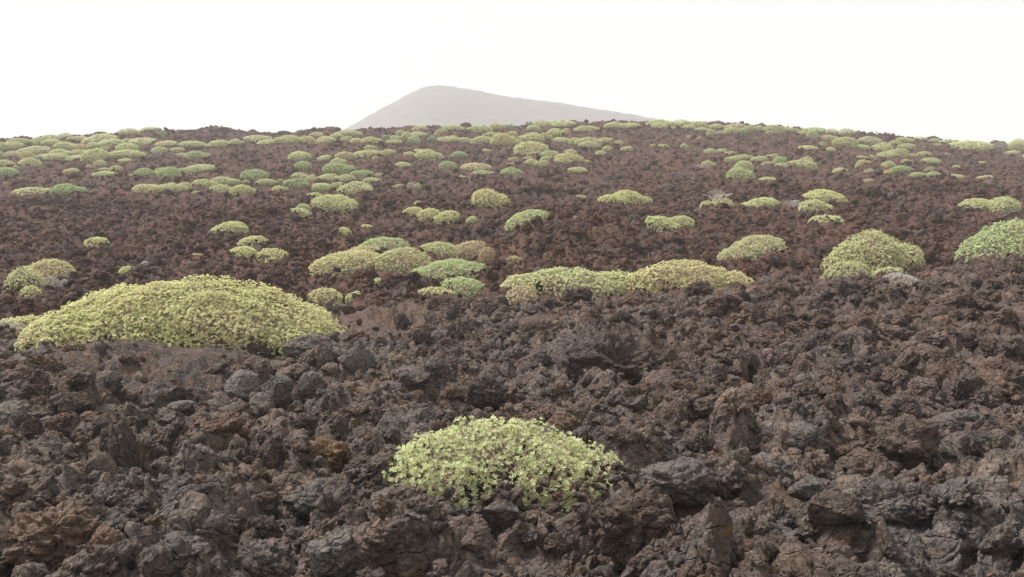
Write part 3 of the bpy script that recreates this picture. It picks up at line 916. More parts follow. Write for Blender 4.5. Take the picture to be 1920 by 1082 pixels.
# ------------------------------------------------------------------ the many shrubs higher up
FAR = [
    (22, 62, 262, 274, 'g'), (0, 20, 270, 283, 'g'), (10, 55, 269, 281, 'g'), (84, 118, 256, 268, 'g'), (118, 142, 252, 261, 'g'), (62, 88, 261, 273, 'g'),
    (86, 118, 264, 275, 'g'), (112, 147, 269, 282, 'g'), (144, 166, 273, 283, 'p'), (166, 222, 255, 270, 'g'), (138, 168, 258, 268, 'p'),
    (164, 193, 270, 281, 'g'), (190, 236, 264, 278, 'g'), (222, 263, 272, 286, 'g'), (192, 210, 277, 286, 'p'), (233, 253, 262, 272, 'g'),
    (250, 303, 263, 273, 'g'), (233, 267, 244, 257, 'g'), (266, 302, 241, 249, 'g'), (286, 314, 278, 290, 'g'), (298, 336, 269, 277, 'p'),
    (324, 348, 279, 287, 'p'), (342, 386, 271, 281, 'g'), (50, 105, 277, 292, 'g'), (0, 13, 284, 295, 'g'), (13, 42, 286, 296, 'g'),
    (40, 66, 286, 299, 'p'), (80, 126, 291, 303, 'g'), (38, 75, 299, 312, 'g'), (0, 32, 302, 317, 'g'), (0, 36, 317, 331, 'b'),
    (102, 136, 282, 295, 'g'), (136, 170, 283, 295, 'g'), (164, 216, 283, 305, 'g'), (216, 270, 284, 298, 'g'), (126, 165, 297, 302, 'g'),
    (228, 252, 301, 306, 'y'), (180, 202, 303, 313, 'g'), (165, 177, 311, 316, 'p'), (30, 40, 312, 317, 'p'), (191, 213, 317, 324, 'g'),
    (210, 233, 313, 321, 'g'), (177, 220, 324, 333, 'g'), (128, 152, 318, 326, 'y'), (337, 358, 289, 296, 'g'), (353, 397, 286, 302, 'b'),
    (259, 297, 319, 333, 'b'), (296, 322, 317, 328, 'g'), (304, 339, 316, 334, 'b'), (341, 372, 317, 329, 'g'), (360, 411, 313, 323, 'g'),
    (23, 93, 355, 372, 'y'), (105, 156, 348, 366, 'b'), (251, 300, 348, 363, 'y'), (292, 345, 349, 362, 'g'), (317, 334, 344, 351, 'g'),
    (335, 360, 344, 356, 'p'), (242, 256, 330, 335, 'g'), (362, 380, 362, 366, 'y'),
    (461, 506, 257, 268, 'g'), (400, 432, 265, 277, 'g'), (434, 458, 264, 274, 'g'), (488, 522, 265, 272, 'g'), (384, 402, 273, 279, 'g'),
    (522, 564, 257, 270, 'g'), (560, 592, 258, 272, 'y'), (592, 630, 259, 272, 'y'), (586, 612, 251, 258, 'g'), (624, 644, 253, 261, 'g'),
    (634, 678, 248, 258, 'g'), (642, 664, 258, 267, 'g'), (660, 682, 262, 270, 'y'), (680, 714, 260, 272, 'y'), (730, 754, 257, 266, 't'),
    (744, 760, 247, 256, 'g'), (756, 776, 250, 263, 'g'), (724, 756, 266, 271, 'y'), (544, 584, 287, 302, 'g'), (559, 586, 305, 320, 'b'),
    (611, 662, 308, 328, 'b'), (624, 650, 299, 311, 'g'), (599, 628, 294, 303, 'g'), (631, 668, 288, 302, 'p'), (668, 714, 284, 296, 'y'),
    (682, 704, 275, 283, 'g'), (716, 743, 283, 292, 'g'), (699, 714, 296, 303, 'p'), (740, 773, 307, 317, 'g'), (461, 506, 321, 341, 'b'),
    (402, 444, 334, 348, 'g'), (366, 406, 339, 352, 'g'), (434, 456, 339, 349, 'g'), (456, 468, 340, 345, 'p'), (485, 520, 338, 349, 'g'),
    (523, 535, 339, 343, 'p'), (399, 438, 349, 364, 'g'), (436, 477, 350, 367, 'y'), (476, 488, 356, 362, 'g'), (540, 584, 337, 353, 'b'),
    (514, 540, 351, 361, 'y'), (550, 578, 326, 337, 'g'), (576, 600, 331, 343, 'g'), (600, 642, 329, 343, 'g'), (630, 664, 330, 344, 'g'),
    (664, 699, 322, 334, 'b'), (684, 714, 335, 343, 'g'), (585, 623, 346, 360, 'g'), (624, 650, 344, 354, 'g'), (644, 704, 344, 367, 'g'),
    (579, 604, 363, 374, 't'), (702, 722, 327, 333, 'p'), (738, 760, 348, 353, 'y'), (666, 680, 371, 379, 'd'),
    (775, 800, 282, 290, 'g'), (782, 826, 284, 301, 'g'), (760, 782, 287, 294, 'y'), (848, 876, 287, 297, 'b'), (902, 920, 282, 287, 'p'),
    (824, 853, 305, 318, 'b'), (871, 927, 310, 322, 'p'), (886, 926, 322, 331, 't'), (852, 882, 332, 339, 'g'), (943, 981, 317, 330, 'b'),
    (955, 972, 297, 304, 'p'), (954, 968, 307, 312, 'p'), (984, 1000, 295, 303, 'y'), (986, 1010, 301, 311, 'g'), (1004, 1028, 303, 314, 'g'),
    (1014, 1034, 295, 304, 'g'), (1040, 1072, 299, 308, 'g'), (1044, 1092, 290, 303, 'y'), (1056, 1080, 283, 292, 'g'), (1012, 1044, 285, 296, 'g'),
    (990, 1014, 288, 292, 'g'), (964, 1020, 269, 291, 'y'), (974, 1017, 253, 269, 'y'), (962, 980, 264, 275, 'g'), (924, 964, 253, 273, 'y'),
    (886, 926, 259, 271, 'g'), (857, 888, 261, 271, 'g'), (920, 944, 264, 273, 'y'), (822, 858, 263, 269, 'g'), (768, 800, 250, 258, 'g'),
    (768, 792, 258, 271, 't'), (832, 870, 238, 248, 'g'), (774, 800, 239, 248, 'g'), (815, 838, 245, 255, 'p'), (844, 858, 256, 263, 'p'),
    (876, 918, 239, 252, 't'), (918, 944, 234, 243, 'g'), (952, 969, 249, 256, 'g'), (908, 932, 251, 258, 'g'), (988, 1012, 238, 247, 't'),
    (1000, 1036, 229, 238, 'g'), (1012, 1026, 250, 262, 'g'), (1026, 1054, 245, 258, 'g'), (1022, 1036, 256, 265, 'p'), (1052, 1068, 244, 254, 'p'),
    (1036, 1068, 262, 270, 'g'), (1036, 1076, 231, 241, 'g'), (1077, 1120, 239, 250, 'g'), (1068, 1088, 261, 271, 'g'), (1082, 1132, 261, 273, 'g'),
    (1088, 1124, 268, 279, 'g'), (1118, 1146, 261, 270, 'y'), (1129, 1146, 277, 286, 'g'), (1113, 1134, 285, 292, 'g'), (1067, 1100, 316, 326, 'g'),
    (1083, 1106, 302, 307, 'y'), (774, 792, 379, 387, 'g'), (1074, 1097, 368, 377, 'y'), (765, 780, 342, 354, 's'), (776, 790, 346, 355, 'g'),
    (1136, 1170, 232, 243, 'g'), (1160, 1196, 236, 244, 'g'), (1212, 1256, 227, 240, 'g'), (1250, 1290, 228, 239, 'g'), (1220, 1246, 233, 243, 'g'),
    (1280, 1300, 236, 246, 'g'), (1292, 1322, 231, 240, 'g'), (1304, 1332, 242, 248, 'g'), (1322, 1338, 246, 256, 'g'), (1328, 1354, 236, 245, 'g'),
    (1354, 1382, 242, 252, 'g'), (1360, 1392, 235, 243, 'p'), (1378, 1400, 243, 252, 't'), (1392, 1416, 238, 246, 'g'), (1412, 1432, 239, 249, 'g'),
    (1428, 1464, 238, 251, 'g'), (1432, 1446, 248, 255, 'g'), (1466, 1492, 242, 249, 'g'), (1488, 1512, 249, 256, 'g'), (1502, 1546, 242, 253, 'g'),
    (1510, 1530, 247, 260, 't'), (1341, 1359, 248, 254, 'g'), (1152, 1168, 266, 273, 'g'), (1165, 1186, 277, 286, 'g'), (1230, 1250, 273, 278, 'y'),
    (1218, 1228, 273, 277, 'y'), (1274, 1289, 272, 280, 'g'), (1318, 1342, 282, 291, 'g'), (1340, 1358, 282, 287, 'g'), (1356, 1375, 286, 292, 'y'),
    (1368, 1407, 293, 301, 'g'), (1356, 1384, 297, 306, 'g'), (1410, 1435, 295, 304, 'g'), (1436, 1456, 291, 298, 'g'), (1446, 1473, 297, 310, 't'),
    (1427, 1444, 305, 314, 'g'), (1452, 1476, 308, 315, 'g'), (1477, 1528, 303, 317, 'g'), (1499, 1521, 297, 309, 'y'), (1314, 1337, 304, 314, 'g'),
    (1376, 1408, 305, 321, 'g'), (1364, 1405, 317, 338, 't'), (1422, 1450, 335, 341, 'y'), (1493, 1526, 276, 283, 'y'), (1285, 1295, 256, 260, 'y'),
    (1304, 1312, 259, 263, 'y'), (1180, 1190, 250, 253, 'y'), (1410, 1418, 260, 263, 'y'), (1255, 1268, 240, 244, 'g'),
    (1532, 1544, 266, 277, 'g'), (1546, 1568, 244, 252, 'g'), (1570, 1598, 244, 256, 'g'), (1536, 1564, 256, 266, 'g'), (1558, 1604, 261, 277, 'g'),
    (1608, 1646, 259, 271, 'g'), (1594, 1626, 274, 282, 'g'), (1630, 1668, 271, 287, 'g'), (1636, 1674, 287, 297, 'g'), (1664, 1696, 281, 295, 'g'),
    (1680, 1712, 272, 282, 'g'), (1664, 1686, 266, 273, 'p'), (1674, 1708, 261, 267, 'g'), (1704, 1734, 259, 267, 'g'), (1736, 1756, 262, 267, 'g'),
    (1746, 1760, 271, 276, 'y'), (1758, 1784, 265, 270, 'g'), (1540, 1562, 279, 287, 'g'), (1716, 1740, 287, 294, 'g'), (1694, 1716, 291, 296, 'p'),
    (1624, 1638, 293, 299, 'g'), (1603, 1622, 295, 299, 'y'), (1604, 1626, 302, 311, 'p'), (1600, 1613, 308, 315, 'g'), (1646, 1673, 305, 316, 'g'),
    (1686, 1705, 301, 310, 'g'), (1714, 1724, 305, 309, 'g'), (1724, 1756, 299, 309, 'g'), (1667, 1706, 314, 325, 'b'), (1655, 1678, 321, 328, 'y'),
    (1704, 1732, 326, 335, 'g'), (1729, 1750, 316, 327, 'b'), (1733, 1758, 325, 336, 'g'), (1562, 1588, 317, 326, 'y'), (1617, 1635, 319, 326, 'g'),
    (1616, 1634, 339, 344, 'y'), (1768, 1802, 331, 337, 'y'), (1832, 1856, 331, 337, 'y'), (1780, 1796, 312, 320, 'g'), (1828, 1843, 305, 309, 'g'),
    (1881, 1904, 285, 291, 'y'), (1910, 1924, 290, 298, 'g'), (1880, 1926, 268, 284, 'g'), (1892, 1916, 263, 276, 'g'), (1780, 1848, 276, 282, 'g'),
    (1854, 1880, 270, 280, 'd'), (1766, 1776, 289, 293, 'y'),
]

ORD = ['first', 'second', 'third', 'fourth', 'fifth', 'sixth', 'seventh', 'eighth', 'ninth', 'tenth', 'eleventh', 'twelfth', 'thirteenth', 'fourteenth', 'fifteenth', 'sixteenth', 'seventeenth', 'eighteenth', 'nineteenth', 'twentieth']


def zone(b):
    x = (b[0] + b[1]) / 2; y = b[3]
    if y < 262 + 12 * abs(x - 1000) / 960: v = 'on the skyline'
    elif y < 290: v = 'high up'
    elif y < 322: v = 'halfway up'
    elif y < 400: v = 'on mid-slope'
    else: v = 'low down'
    for lim, t in ((170, 'at the left edge'), (440, 'at the left'), (650, 'left of the cone'), (850, "under the cone's peak"), (1060, "under the cone's flank"),
                   (1240, "under the cone's right foot"), (1450, 'right of the cone'), (1640, 'at the right'), (9999, 'near the right edge')):
        if x < lim:
            return v, t


def sz(b):
    w = b[1] - b[0]
    return 'wide' if w > 44 else ('mid-sized' if w > 26 else 'small')


def label_all(boxes):
    z = {}
    for b in boxes:
        z.setdefault((zone(b), b[4], sz(b)), []).append(b)
    lab = {}
    for (zn, c, size), L in z.items():
        L.sort(key=lambda b: b[0] + b[1])
        for k, b in enumerate(L):
            colr = COLS[c][1]
            t = f'{size} {colr} shrub {zn[0]} {zn[1]}'
            if len(L) > 1:
                t += f', {ORD[k]} such from left'
            lab[b] = t
    return lab


LAB = label_all(MED + FAR)
rs0 = random.Random(4)
for i, b in enumerate(MED):
    c = b[4]
    grey = c in ('s', 'd')
    lob = None
    w = b[1] - b[0]
    if w > 40 and not grey:
        lob = [(rs0.uniform(-.15, .1), 0, 0.82, 1, 1), (rs0.choice([-0.55, 0.55]), rs0.uniform(-.3, .2), 0.46, 0.8, rs0.uniform(.6, .8))]
    bx = (b[0] - 0.06 * w, b[1] + 0.06 * w, b[2] + 0.10 * (b[3] - b[2]), b[3])
    shrub(bx, c, LAB[b], 'shrubs on the lower lava slope', lobes=lob, name='grey_shrub' if grey else ('dry_shrub' if c == 'o' else 'spurge_shrub'), size=0.06 if grey else 0.085,
          nl=8 if grey else 6, wide=0.12 if grey else 0.38, dens=300 if grey else 300, yellow=0 if grey else 0.35, pink=0 if grey else rs0.uniform(0.02, 0.2), seed=300 + i, nmax=2800)

for b in FAR:
    q_ = put_on(*b[:4], 0.85)
    ELL.append(q_[:4])
build_ground()
for (b_, a_, k_) in SHQ:
    build_shrub(b_, *a_, **k_)

# shared shapes for the distant shrubs, unit half width
UN = []
for k in range(9):
    r_ = random.Random(50 + k)
    lob = [(0, 0, 0.9, 0.95, 1.0)] if k % 3 == 0 else [(r_.uniform(-.15, .15), 0, 0.78, 0.95, 1.0), (r_.choice([-.55, .55]), r_.uniform(-.3, .3), 0.48, 0.75, r_.uniform(.6, .85))]
    if k % 4 == 1:
        lob.append((r_.uniform(-.6, .6), -0.4, 0.4, 0.5, 0.6))
    UN.append(make_shrub_meshes(lob, 1150, 0.105, 7, 900 + k, wide=0.38, n_stem=40, yellow=0.3, pink=0.12, thick=0.10, low=-0.3, stem_r=0.018))
far_group = 'shrubs dotted over the upper lava slope'
for i, b in enumerate(FAR):
    x0, x1, yt, yb, c = b
    xc, yc, w, dp, h, g = put_on(x0, x1, yt, yb, 0.85)
    sky_line = yb < 262 + 12 * abs((x0 + x1) / 2 - 1000) / 960
    w *= 1.26; h *= 0.98
    root = empty('grey_shrub' if c in 'sd' else 'spurge_shrub', (xc, yc, g + 0.10 * h))
    prop(root, LAB[b], 'shrub', far_group)
    fo, st = UN[rs0.randrange(len(UN))]
    sc = (w, max(dp, 0.6 * w) * rs0.uniform(0.85, 1.05), h)
    gy = (mz(xc, yc + 1.2) - mz(xc, yc - 1.2)) / 2.4
    f = link('foliage', fo, root); s = link('stems', st, root)
    root.scale = sc
    root.rotation_euler = (math.atan(gy) * 0.8, 0, rs0.choice([0, PI]) + rs0.uniform(-.3, .3))
    if abs(root.rotation_euler.z) > 1.5:
        root.rotation_euler.x *= -1
    cc = COLS[c][0]
    j = rs0.uniform(0.9, 1.1)
    f.color = (cc[0] * j, cc[1] * j * rs0.uniform(0.97, 1.03), cc[2] * j, 1)
    f['kind'] = 'stuff'; s['kind'] = 'stuff'


# ------------------------------------------------------------------ candelabra spurges (upright fingers)
def candelabra(box, label, seed):
    xc, yc, w, dp, h, g = put_on(*box, 0.6)
    h = max(h, 1.0 * w)
    rs = np.random.RandomState(seed)
    root = empty('candelabra_plant', (xc, yc, g))
    prop(root, label, 'succulent', 'candelabra plants high on the slope')
    for _ in range(int(14 + 10 * rs.rand())):
        a, q = rs.rand() * 2 * PI, math.sqrt(rs.rand())
        bx, by = math.cos(a) * q * w * 0.85, math.sin(a) * q * dp * 0.85
        top = h * rs.uniform(0.6, 1.05) * (1 - 0.3 * q)
        pts = np.array([[[bx * 0.6, by * 0.6, -0.1], [bx * 0.95, by * 0.95, top * 0.3], [bx, by, top * 0.75], [bx, by, top], [bx, by, top + 0.04]]])
        V, Fc = tubes(pts, np.array([[0.045, 0.055, 0.055, 0.045, 0.01]]) * 1.4, 6)
        link('stem', mesh_np('stem', V, Fc, M_CACT, True), root)


candelabra((297, 319, 239, 259), 'clump of upright pale finger stems on the skyline beside the left lava mound', 1)
candelabra((62, 86, 291, 306), 'clump of upright pale finger stems among shrubs near the left edge', 2)
candelabra((714, 737, 253, 266), "grey upright finger stems under the cone's left foot", 3)
candelabra((800, 822, 256, 269), "yellowish upright finger stems at the end of a shrub row under the cone's peak", 4)
candelabra((944, 968, 233, 248), "grey upright finger stems on the skyline under the cone's flank", 5)
candelabra((982, 1002, 229, 240), "upright finger stems on the skyline just right of the grey clump", 6)


# ------------------------------------------------------------------ small dry plants
def dry_plant(px, yt, yb, label, seed, wid=0.12, heads=True):
    x, y = cast(px, yb)
    g = mz(x, y)
    h = (yb - yt) * y / F
    rs = np.random.RandomState(seed)
    root = empty('dried_plant', (x, y, g + 0.05))
    prop(root, label, 'dead plant')
    P = [[[0, 0, -0.15], [0.01, 0, 0.25 * h], [0, 0.01, 0.5 * h], [0.01, 0, 0.62 * h]]]
    E = []
    for k in range(7):
        a = k / 7 * 2 * PI + rs.rand()
        e = np.array([math.cos(a) * wid * rs.uniform(.5, 1), math.sin(a) * wid * rs.uniform(.5, 1), h * rs.uniform(.85, 1)])
        P.append([[0, 0, 0.3 * h], [e[0] * .35, e[1] * .35, 0.55 * h], [e[0] * .8, e[1] * .8, .8 * h], list(e)])
        E.append(e)
    V, Fc = tubes(np.array(P), np.tile(np.array([0.03, 0.024, 0.02, 0.014]), (len(P), 1)), 5)
    link('stem', mesh_np('stem', V, Fc, M_DRY, True), root)
    if heads:
        E = np.array(E)
        V, Fc, own = rosettes(E, np.tile([0, 0, 1.0], (len(E), 1)), np.full(len(E), 0.16), 10, rs, 0.25)
        f = link('foliage', mesh_np('foliage', V, Fc, M_LEAF, False, {'tint': ('FLOAT_COLOR', np.tile([0.5, 0.1, 0.6, 1], (len(V), 1)))}), root)
        f.color = (0.46, 0.34, 0.2, 1)


dry_plant(370, 480, 498, 'small dry orange-stemmed plant standing alone above the largest shrub', 1, 0.14)
dry_plant(15, 345, 355, 'tiny orange dried plant near the left edge on the slope', 2, 0.2)


def stalk(px, yt, yb, label):
    x, y = cast(px, yb)
    g = mz(x, y); h = (yb - yt) * y / F
    root = empty('flower_stalk', (x, y, g))
    prop(root, label, 'dead plant')
    P = np.array([[[0, 0, -0.2], [0.01, 0, .3 * h], [-0.01, 0, .7 * h], [0, 0, h]]])
    V, Fc = tubes(P, np.array([[0.035, 0.032, 0.028, 0.02]]), 5)
    link('stem', mesh_np('stem', V, Fc, M_BLEACH, True), root)
    Q = np.array([[[0, 0, .8 * h], [s * .05, 0, .87 * h], [s * .1, 0, .93 * h]] for s in (-1, 1)])
    V, Fc = tubes(Q, np.tile([0.02, 0.02, 0.012], (2, 1)), 4)
    link('fork', mesh_np('fork', V, Fc, M_BLEACH, True), root)


stalk(1078, 405, 423, 'pale bleached stalk standing upright on the brown mound near the middle')
stalk(882, 330, 346, 'thin pale stalk upright on the slope left of the isolated yellow dome')


def twigs(px, py, label, seed, spread=0.7):
    x, y = cast(px, py)
    rs = np.random.RandomState(seed)
    P = []
    for k in range(16):
        a = rs.uniform(0, PI); s = rs.uniform(-1, 1) * spread
        b = np.array([s, rs.uniform(-.3, .3), 0.0]); L = rs.uniform(.3, .7)
        P.append([b, b + [math.cos(a) * L * .4, 0.05, L * .35], b + [math.cos(a) * L * .8, rs.uniform(-.1, .1), L * .45], b + [math.cos(a) * L, 0, L * .4 + rs.uniform(-.1, .2)]])
    V, Fc = tubes(np.array(P), np.tile([0.03, 0.024, 0.018, 0.01], (16, 1)), 4)
    o = link('dead_branches', mesh_np('dead_branches', V, Fc, M_BLEACH, True), None, (x, y, fz(x, y) + 0.12))
    prop(o, label, 'dead branches')


twigs(1298, 350, 'tangle of bleached dead branches on the slope right of the cone', 3)
twigs(1320, 318, 'bleached dead twigs just under a small round shrub right of the cone', 4, 0.4)
twigs(1345, 388, 'bleached branches in front of a yellowish shrub on the middle slope', 5, 0.3)

# ------------------------------------------------------------------ named boulders
NAMED = []


def boulder(x0, x1, yt, yb, style, seed, mat, label, name='lava_boulder', sub=6, tilt=0.25, dpf=0.8):
    px = (x0 + x1) / 2
    x, y = cast(px, yb)
    w = (x1 - x0) * y / F / 2
    y += w * 0.5
    x = (px - 960) / F * y
    w = (x1 - x0) * y / F / 2
    g = mz(x, y)
    top = CAMZ + y * slope_of(yt)
    h = max(top - g, {'mound': 0.30, 'slab': 0.22}.get(style, 0.5) * w)
    if w / y * F < 80: sub = min(sub, 5)
    me = rock_mesh(seed, style, sub, mat, name)
    V = np.array([v.co[:] for v in me.vertices])
    mn, mxx = V.min(0), V.max(0)
    o = link(name, me, None, (x, y, g))
    rs = random.Random(seed)
    bury = 0.22 * h; g += 0.03
    sx = w / (mxx[0] - mn[0]) * 2 * 1.05
    sz = max((h + bury) / (mxx[2] - mn[2]), (0.95 if style != 'slab' else 0.7) * sx)     # a low rock is a whole rock sunk deeper
    o.scale = (sx, max(w * dpf / (mxx[1] - mn[1]) * 2, 0.75 * sx), sz)
    o.location.z = g + h - mxx[2] * sz
    o.rotation_euler = (rs.uniform(-tilt, tilt) * 0.4, rs.uniform(-tilt, tilt) * 0.4, rs.uniform(-0.25, 0.25))
    prop(o, label, 'rock')
    NAMED.append((x, y, w * 0.9))
    return o


BD = [
    (697, 782, 788, 842, 'block', 1, M_GREY, 'dark grey squarish block left of the near shrub'),
    (660, 706, 732, 757, 'clinker', 2, M_OCHRE, 'rounded ochre-yellow stone above the dark grey squarish block'),
    (872, 952, 708, 775, 'clinker', 3, M_DARK, 'knobbly dark boulder standing above the near shrub'),
    (860, 1032, 880, 962, 'clinker', 4, M_DARK, 'dark rugged lava ledge directly in front of the near shrub'),
    (905, 975, 948, 1008, 'block', 5, M_GREY, 'broken grey block leaning under the dark ledge, left one of two'),
    (955, 1012, 938, 975, 'block', 6, M_PALE, 'light grey block under the dark ledge, right one of two'),
    (1110, 1280, 930, 1062, 'clinker', 7, M_BROWN, 'large rounded brown boulder lower right of the near shrub'),
    (1080, 1125, 950, 1035, 'spire', 8, M_DARK, 'narrow dark upright rock against the large rounded brown boulder'),
    (1205, 1350, 868, 960, 'mound', 9, M_GREY, 'smooth grey humped boulder right of the near shrub'),
    (1095, 1200, 868, 935, 'clinker', 10, M_DARK, "dark rock at the near shrub's right tip"),
    (1370, 1450, 1018, 1068, 'clinker', 11, M_OCHRE, 'orange-ochre rock near the bottom edge right of centre'),
    (183, 262, 792, 912, 'spire', 12, M_DARK, 'tall pointed dark pinnacle in the left foreground'),
    (0, 205, 960, 1100, 'clinker', 13, M_ROCK, 'big knobbly boulder in the bottom left corner'),
    (250, 440, 1042, 1110, 'mound', 14, M_GREY, 'grey pitted hump cut by the bottom edge, left of centre'),
    (570, 690, 1012, 1095, 'clinker', 15, M_PALE, 'pale pitted rock at the bottom edge left of the centre'),
    (-20, 52, 758, 822, 'block', 16, M_PALE, 'pale slab-sided boulder at the left edge'),
    (422, 492, 700, 752, 'block', 17, M_PALE, 'angular grey-brown block with flat top below the largest shrub'),
    (486, 552, 705, 765, 'block', 18, M_GREY, 'angular grey block right of the flat-topped block'),
    (555, 608, 700, 745, 'block', 19, M_GREY, 'rough grey block third from left in the broken row below the largest shrub'),
    (640, 708, 655, 715, 'block', 20, M_GREY, 'steep grey block at the right end of the broken row'),
    (470, 518, 742, 772, 'block', 21, M_PALE, 'small pale angular stone in front of the two angular blocks'),
    (310, 362, 758, 778, 'slab', 22, M_PALE, 'thin pale flat slab below the ropy lava skin'),
    (1050, 1250, 625, 712, 'clinker', 23, M_DARK, 'massive dark rugged outcrop with shaded face in the middle distance'),
    (1225, 1275, 655, 705, 'clinker', 24, M_BROWN, 'brown rock against the right foot of the massive dark outcrop'),
    (975, 1052, 590, 660, 'block', 25, M_BROWN, 'cracked brown block left of the massive dark outcrop'),
    (735, 765, 588, 618, 'spire', 26, M_BROWN, 'small ochre-faced upright stone on the smooth lava'),
    (838, 862, 575, 600, 'spire', 27, M_DARK, 'dark upright stone right of the ochre-faced one on smooth lava'),
    (785, 880, 557, 572, 'mound', 28, M_BROWN, 'dark flat slab under the low yellow-green strip of shrub'),
    (1368, 1398, 530, 552, 'block', 29, M_BROWN, 'brown pointed rock before the right end of the yellowish mound'),
    (1590, 1638, 512, 540, 'clinker', 30, M_DARK, 'dark rock lodged in the pale shrub lowest in the right-hand stack'),
    (1004, 1018, 528, 552, 'clinker', 31, M_DARK, 'dark rock in front of the long pale green mound'),
    (1060, 1112, 540, 566, 'clinker', 32, M_DARK, 'dark rough rock on the rim before the long pale mound'),
    (276, 302, 622, 642, 'spire', 33, M_DARK, 'dark pointed stone in front of the largest shrub'),
    (345, 378, 625, 642, 'block', 34, M_DARK, 'second dark stone in front of the largest shrub, rounded'),
    (445, 530, 640, 668, 'clinker', 35, M_DARK, 'dark overhanging rock under the right part of the largest shrub'),
    (530, 640, 628, 672, 'mound', 36, M_GREY, 'smooth grey hump under the right end of the largest shrub'),
    (1645, 1765, 788, 862, 'clinker', 37, M_BROWN, 'curved ribbed brown lava roll at the right'),
    (1550, 1752, 905, 1012, 'mound', 38, M_ROCK, 'broad brown-grey boulder in the right foreground'),
    (1838, 1912, 903, 958, 'block', 39, M_PALE, 'grey squared block near the right edge'),
    (1778, 1878, 940, 988, 'slab', 40, M_GREY, 'thick grey slab below the squared block near the right edge'),
    (1700, 1772, 915, 1005, 'spire', 41, M_DARK, 'dark leaning rock right of the broad boulder'),
    (1580, 1760, 1000, 1030, 'slab', 42, M_GREY, 'long flat plate below the broad boulder on the right'),
    (1420, 1560, 795, 850, 'mound', 43, M_GREY, 'long grey humped rock in the right middle foreground'),
    (1740, 1860, 775, 800, 'mound', 44, M_GREY, 'flat-topped grey rock on the right below the ribs'),
    (1565, 1690, 850, 900, 'clinker', 45, M_BROWN, 'folded brown rock with a dark hollow on the right'),
    (1480, 1560, 905, 945, 'block', 46, M_GREY, 'grey block beside the smooth grey hump on the right'),
    (1380, 1510, 860, 900, 'mound', 47, M_GREY, 'low grey table of lava right of the near shrub'),
    (100, 165, 740, 790, 'block', 48, M_BROWN, 'brown broken boulder left of the ropy lava'),
    (320, 400, 820, 858, 'clinker', 49, M_BROWN, 'ochre-brown clinker boulder between the pinnacle and the grey block'),
    (400, 445, 985, 1035, 'clinker', 50, M_BROWN, 'orange-brown round rock left of a dark hole near the bottom'),
    (450, 525, 980, 1045, 'clinker', 51, M_DARK, 'dark round rock right of the orange-brown one near the bottom'),
    (530, 660, 905, 960, 'mound', 52, M_GREY, 'flat grey rock plates lower left of the near shrub'),
    (690, 810, 925, 990, 'mound', 53, M_GREY, 'grey smooth-skinned folded rock under the left end of the near shrub'),
    (75, 150, 925, 965, 'block', 54, M_GREY, 'grey stone pair in the left foreground above the corner boulder'),
    (565, 650, 830, 865, 'clinker', 55, M_OCHRE, 'ochre-stained rock left of the dark grey squarish block'),
    (1020, 1075, 1015, 1060, 'clinker', 56, M_BROWN, 'brown rock bottom centre left of the large rounded boulder'),
    (1000, 1085, 770, 800, 'mound', 57, M_DARK, 'dark smooth rock just behind the near shrub crown'),
    (1880, 1935, 1010, 1060, 'clinker', 58, M_GREY, 'grey pitted rock in the bottom right corner'),
]
for b in BD:
    boulder(*b)
# rocks standing on the skyline
for (x0, x1, yt, yb, sd_, lb) in (
        (1733, 1754, 256, 264, 61, 'black square-topped crag on the right skyline'),
        (1854, 1866, 263, 271, 62, 'small dark block standing on the far right skyline'),
        (1867, 1876, 265, 271, 63, 'small dark knob right of the block on the far right skyline'),
        (1802, 1822, 264, 271, 64, 'dark low crag on the far right skyline'),
        (866, 882, 231, 240, 65, "dark crag on the skyline under the cone's peak"),
        (1330, 1352, 228, 236, 66, 'rounded dark rock on the skyline right of the cone'),
        (192, 204, 248, 254, 67, 'ragged dark rocks on the left skyline'),
        (144, 151, 253, 260, 68, 'lone dark knob on the left skyline'),
        (406, 430, 239, 248, 69, 'dark crag crowning the left lava mound on the skyline'),
        (525, 542, 246, 254, 70, 'dark crag in the dip left of the cone'),
        (564, 580, 246, 254, 71, 'second dark crag left of the cone, beside a shrub'),
        (615, 640, 238, 248, 72, "dark crag topping the mound at the cone's left foot")):
    boulder(x0 - 4, x1 + 4, yt + 1, yb, 'mound', sd_, M_BROWN, lb, 'lava_crag', 4)
for (x0, x1, yt, yb, st_, sd_, m_, lb) in (
        (545, 568, 402, 418, 'slab', 81, M_DARK, 'dark tilted slab below the flat pale shrub on the slope'),
        (700, 722, 468, 482, 'block', 82, M_BROWN, 'reddish block left of the bare red ground'),
        (635, 660, 520, 536, 'block', 83, M_BROWN, 'smooth reddish block above the largest shrub right end'),
        (1630, 1648, 350, 375, 'spire', 84, M_DARK, 'dark pointed rock on the right slope'),
        (985, 1035, 342, 366, 'clinker', 85, M_DARK, 'dark hollowed rock mass right of the isolated yellow dome'),
        (24, 78, 520, 545, 'clinker', 86, M_BROWN, 'brown rock between the two shrubs at the left edge'),
        (300, 334, 355, 366, 'clinker', 87, M_DARK, 'dark rock breaking the shrub row at the left'),
        (1908, 1945, 375, 392, 'block', 88, M_DARK, 'dark rock at the right edge beside the pale pair of shrubs')):
    boulder(x0, x1, yt, yb, st_, sd_, m_, lb, 'lava_rock', 5)

# ------------------------------------------------------------------ loose clinker
rs = np.random.RandomState(31)
LX, LY, LR = [], [], []


def scatter(n, d0, d1, r0, r1, powr, pd=1.0):
    """n rocks between distances d0 and d1, radii r0..r1 with many small ones"""
    D = (d0 ** pd + rs.rand(n) * (d1 ** pd - d0 ** pd)) ** (1 / pd)
    u = rs.uniform(-0.74, 0.74, n)
    r = r0 + (r1 - r0) * rs.rand(n) ** powr
    LX.append(u * D); LY.append(D); LR.append(r)


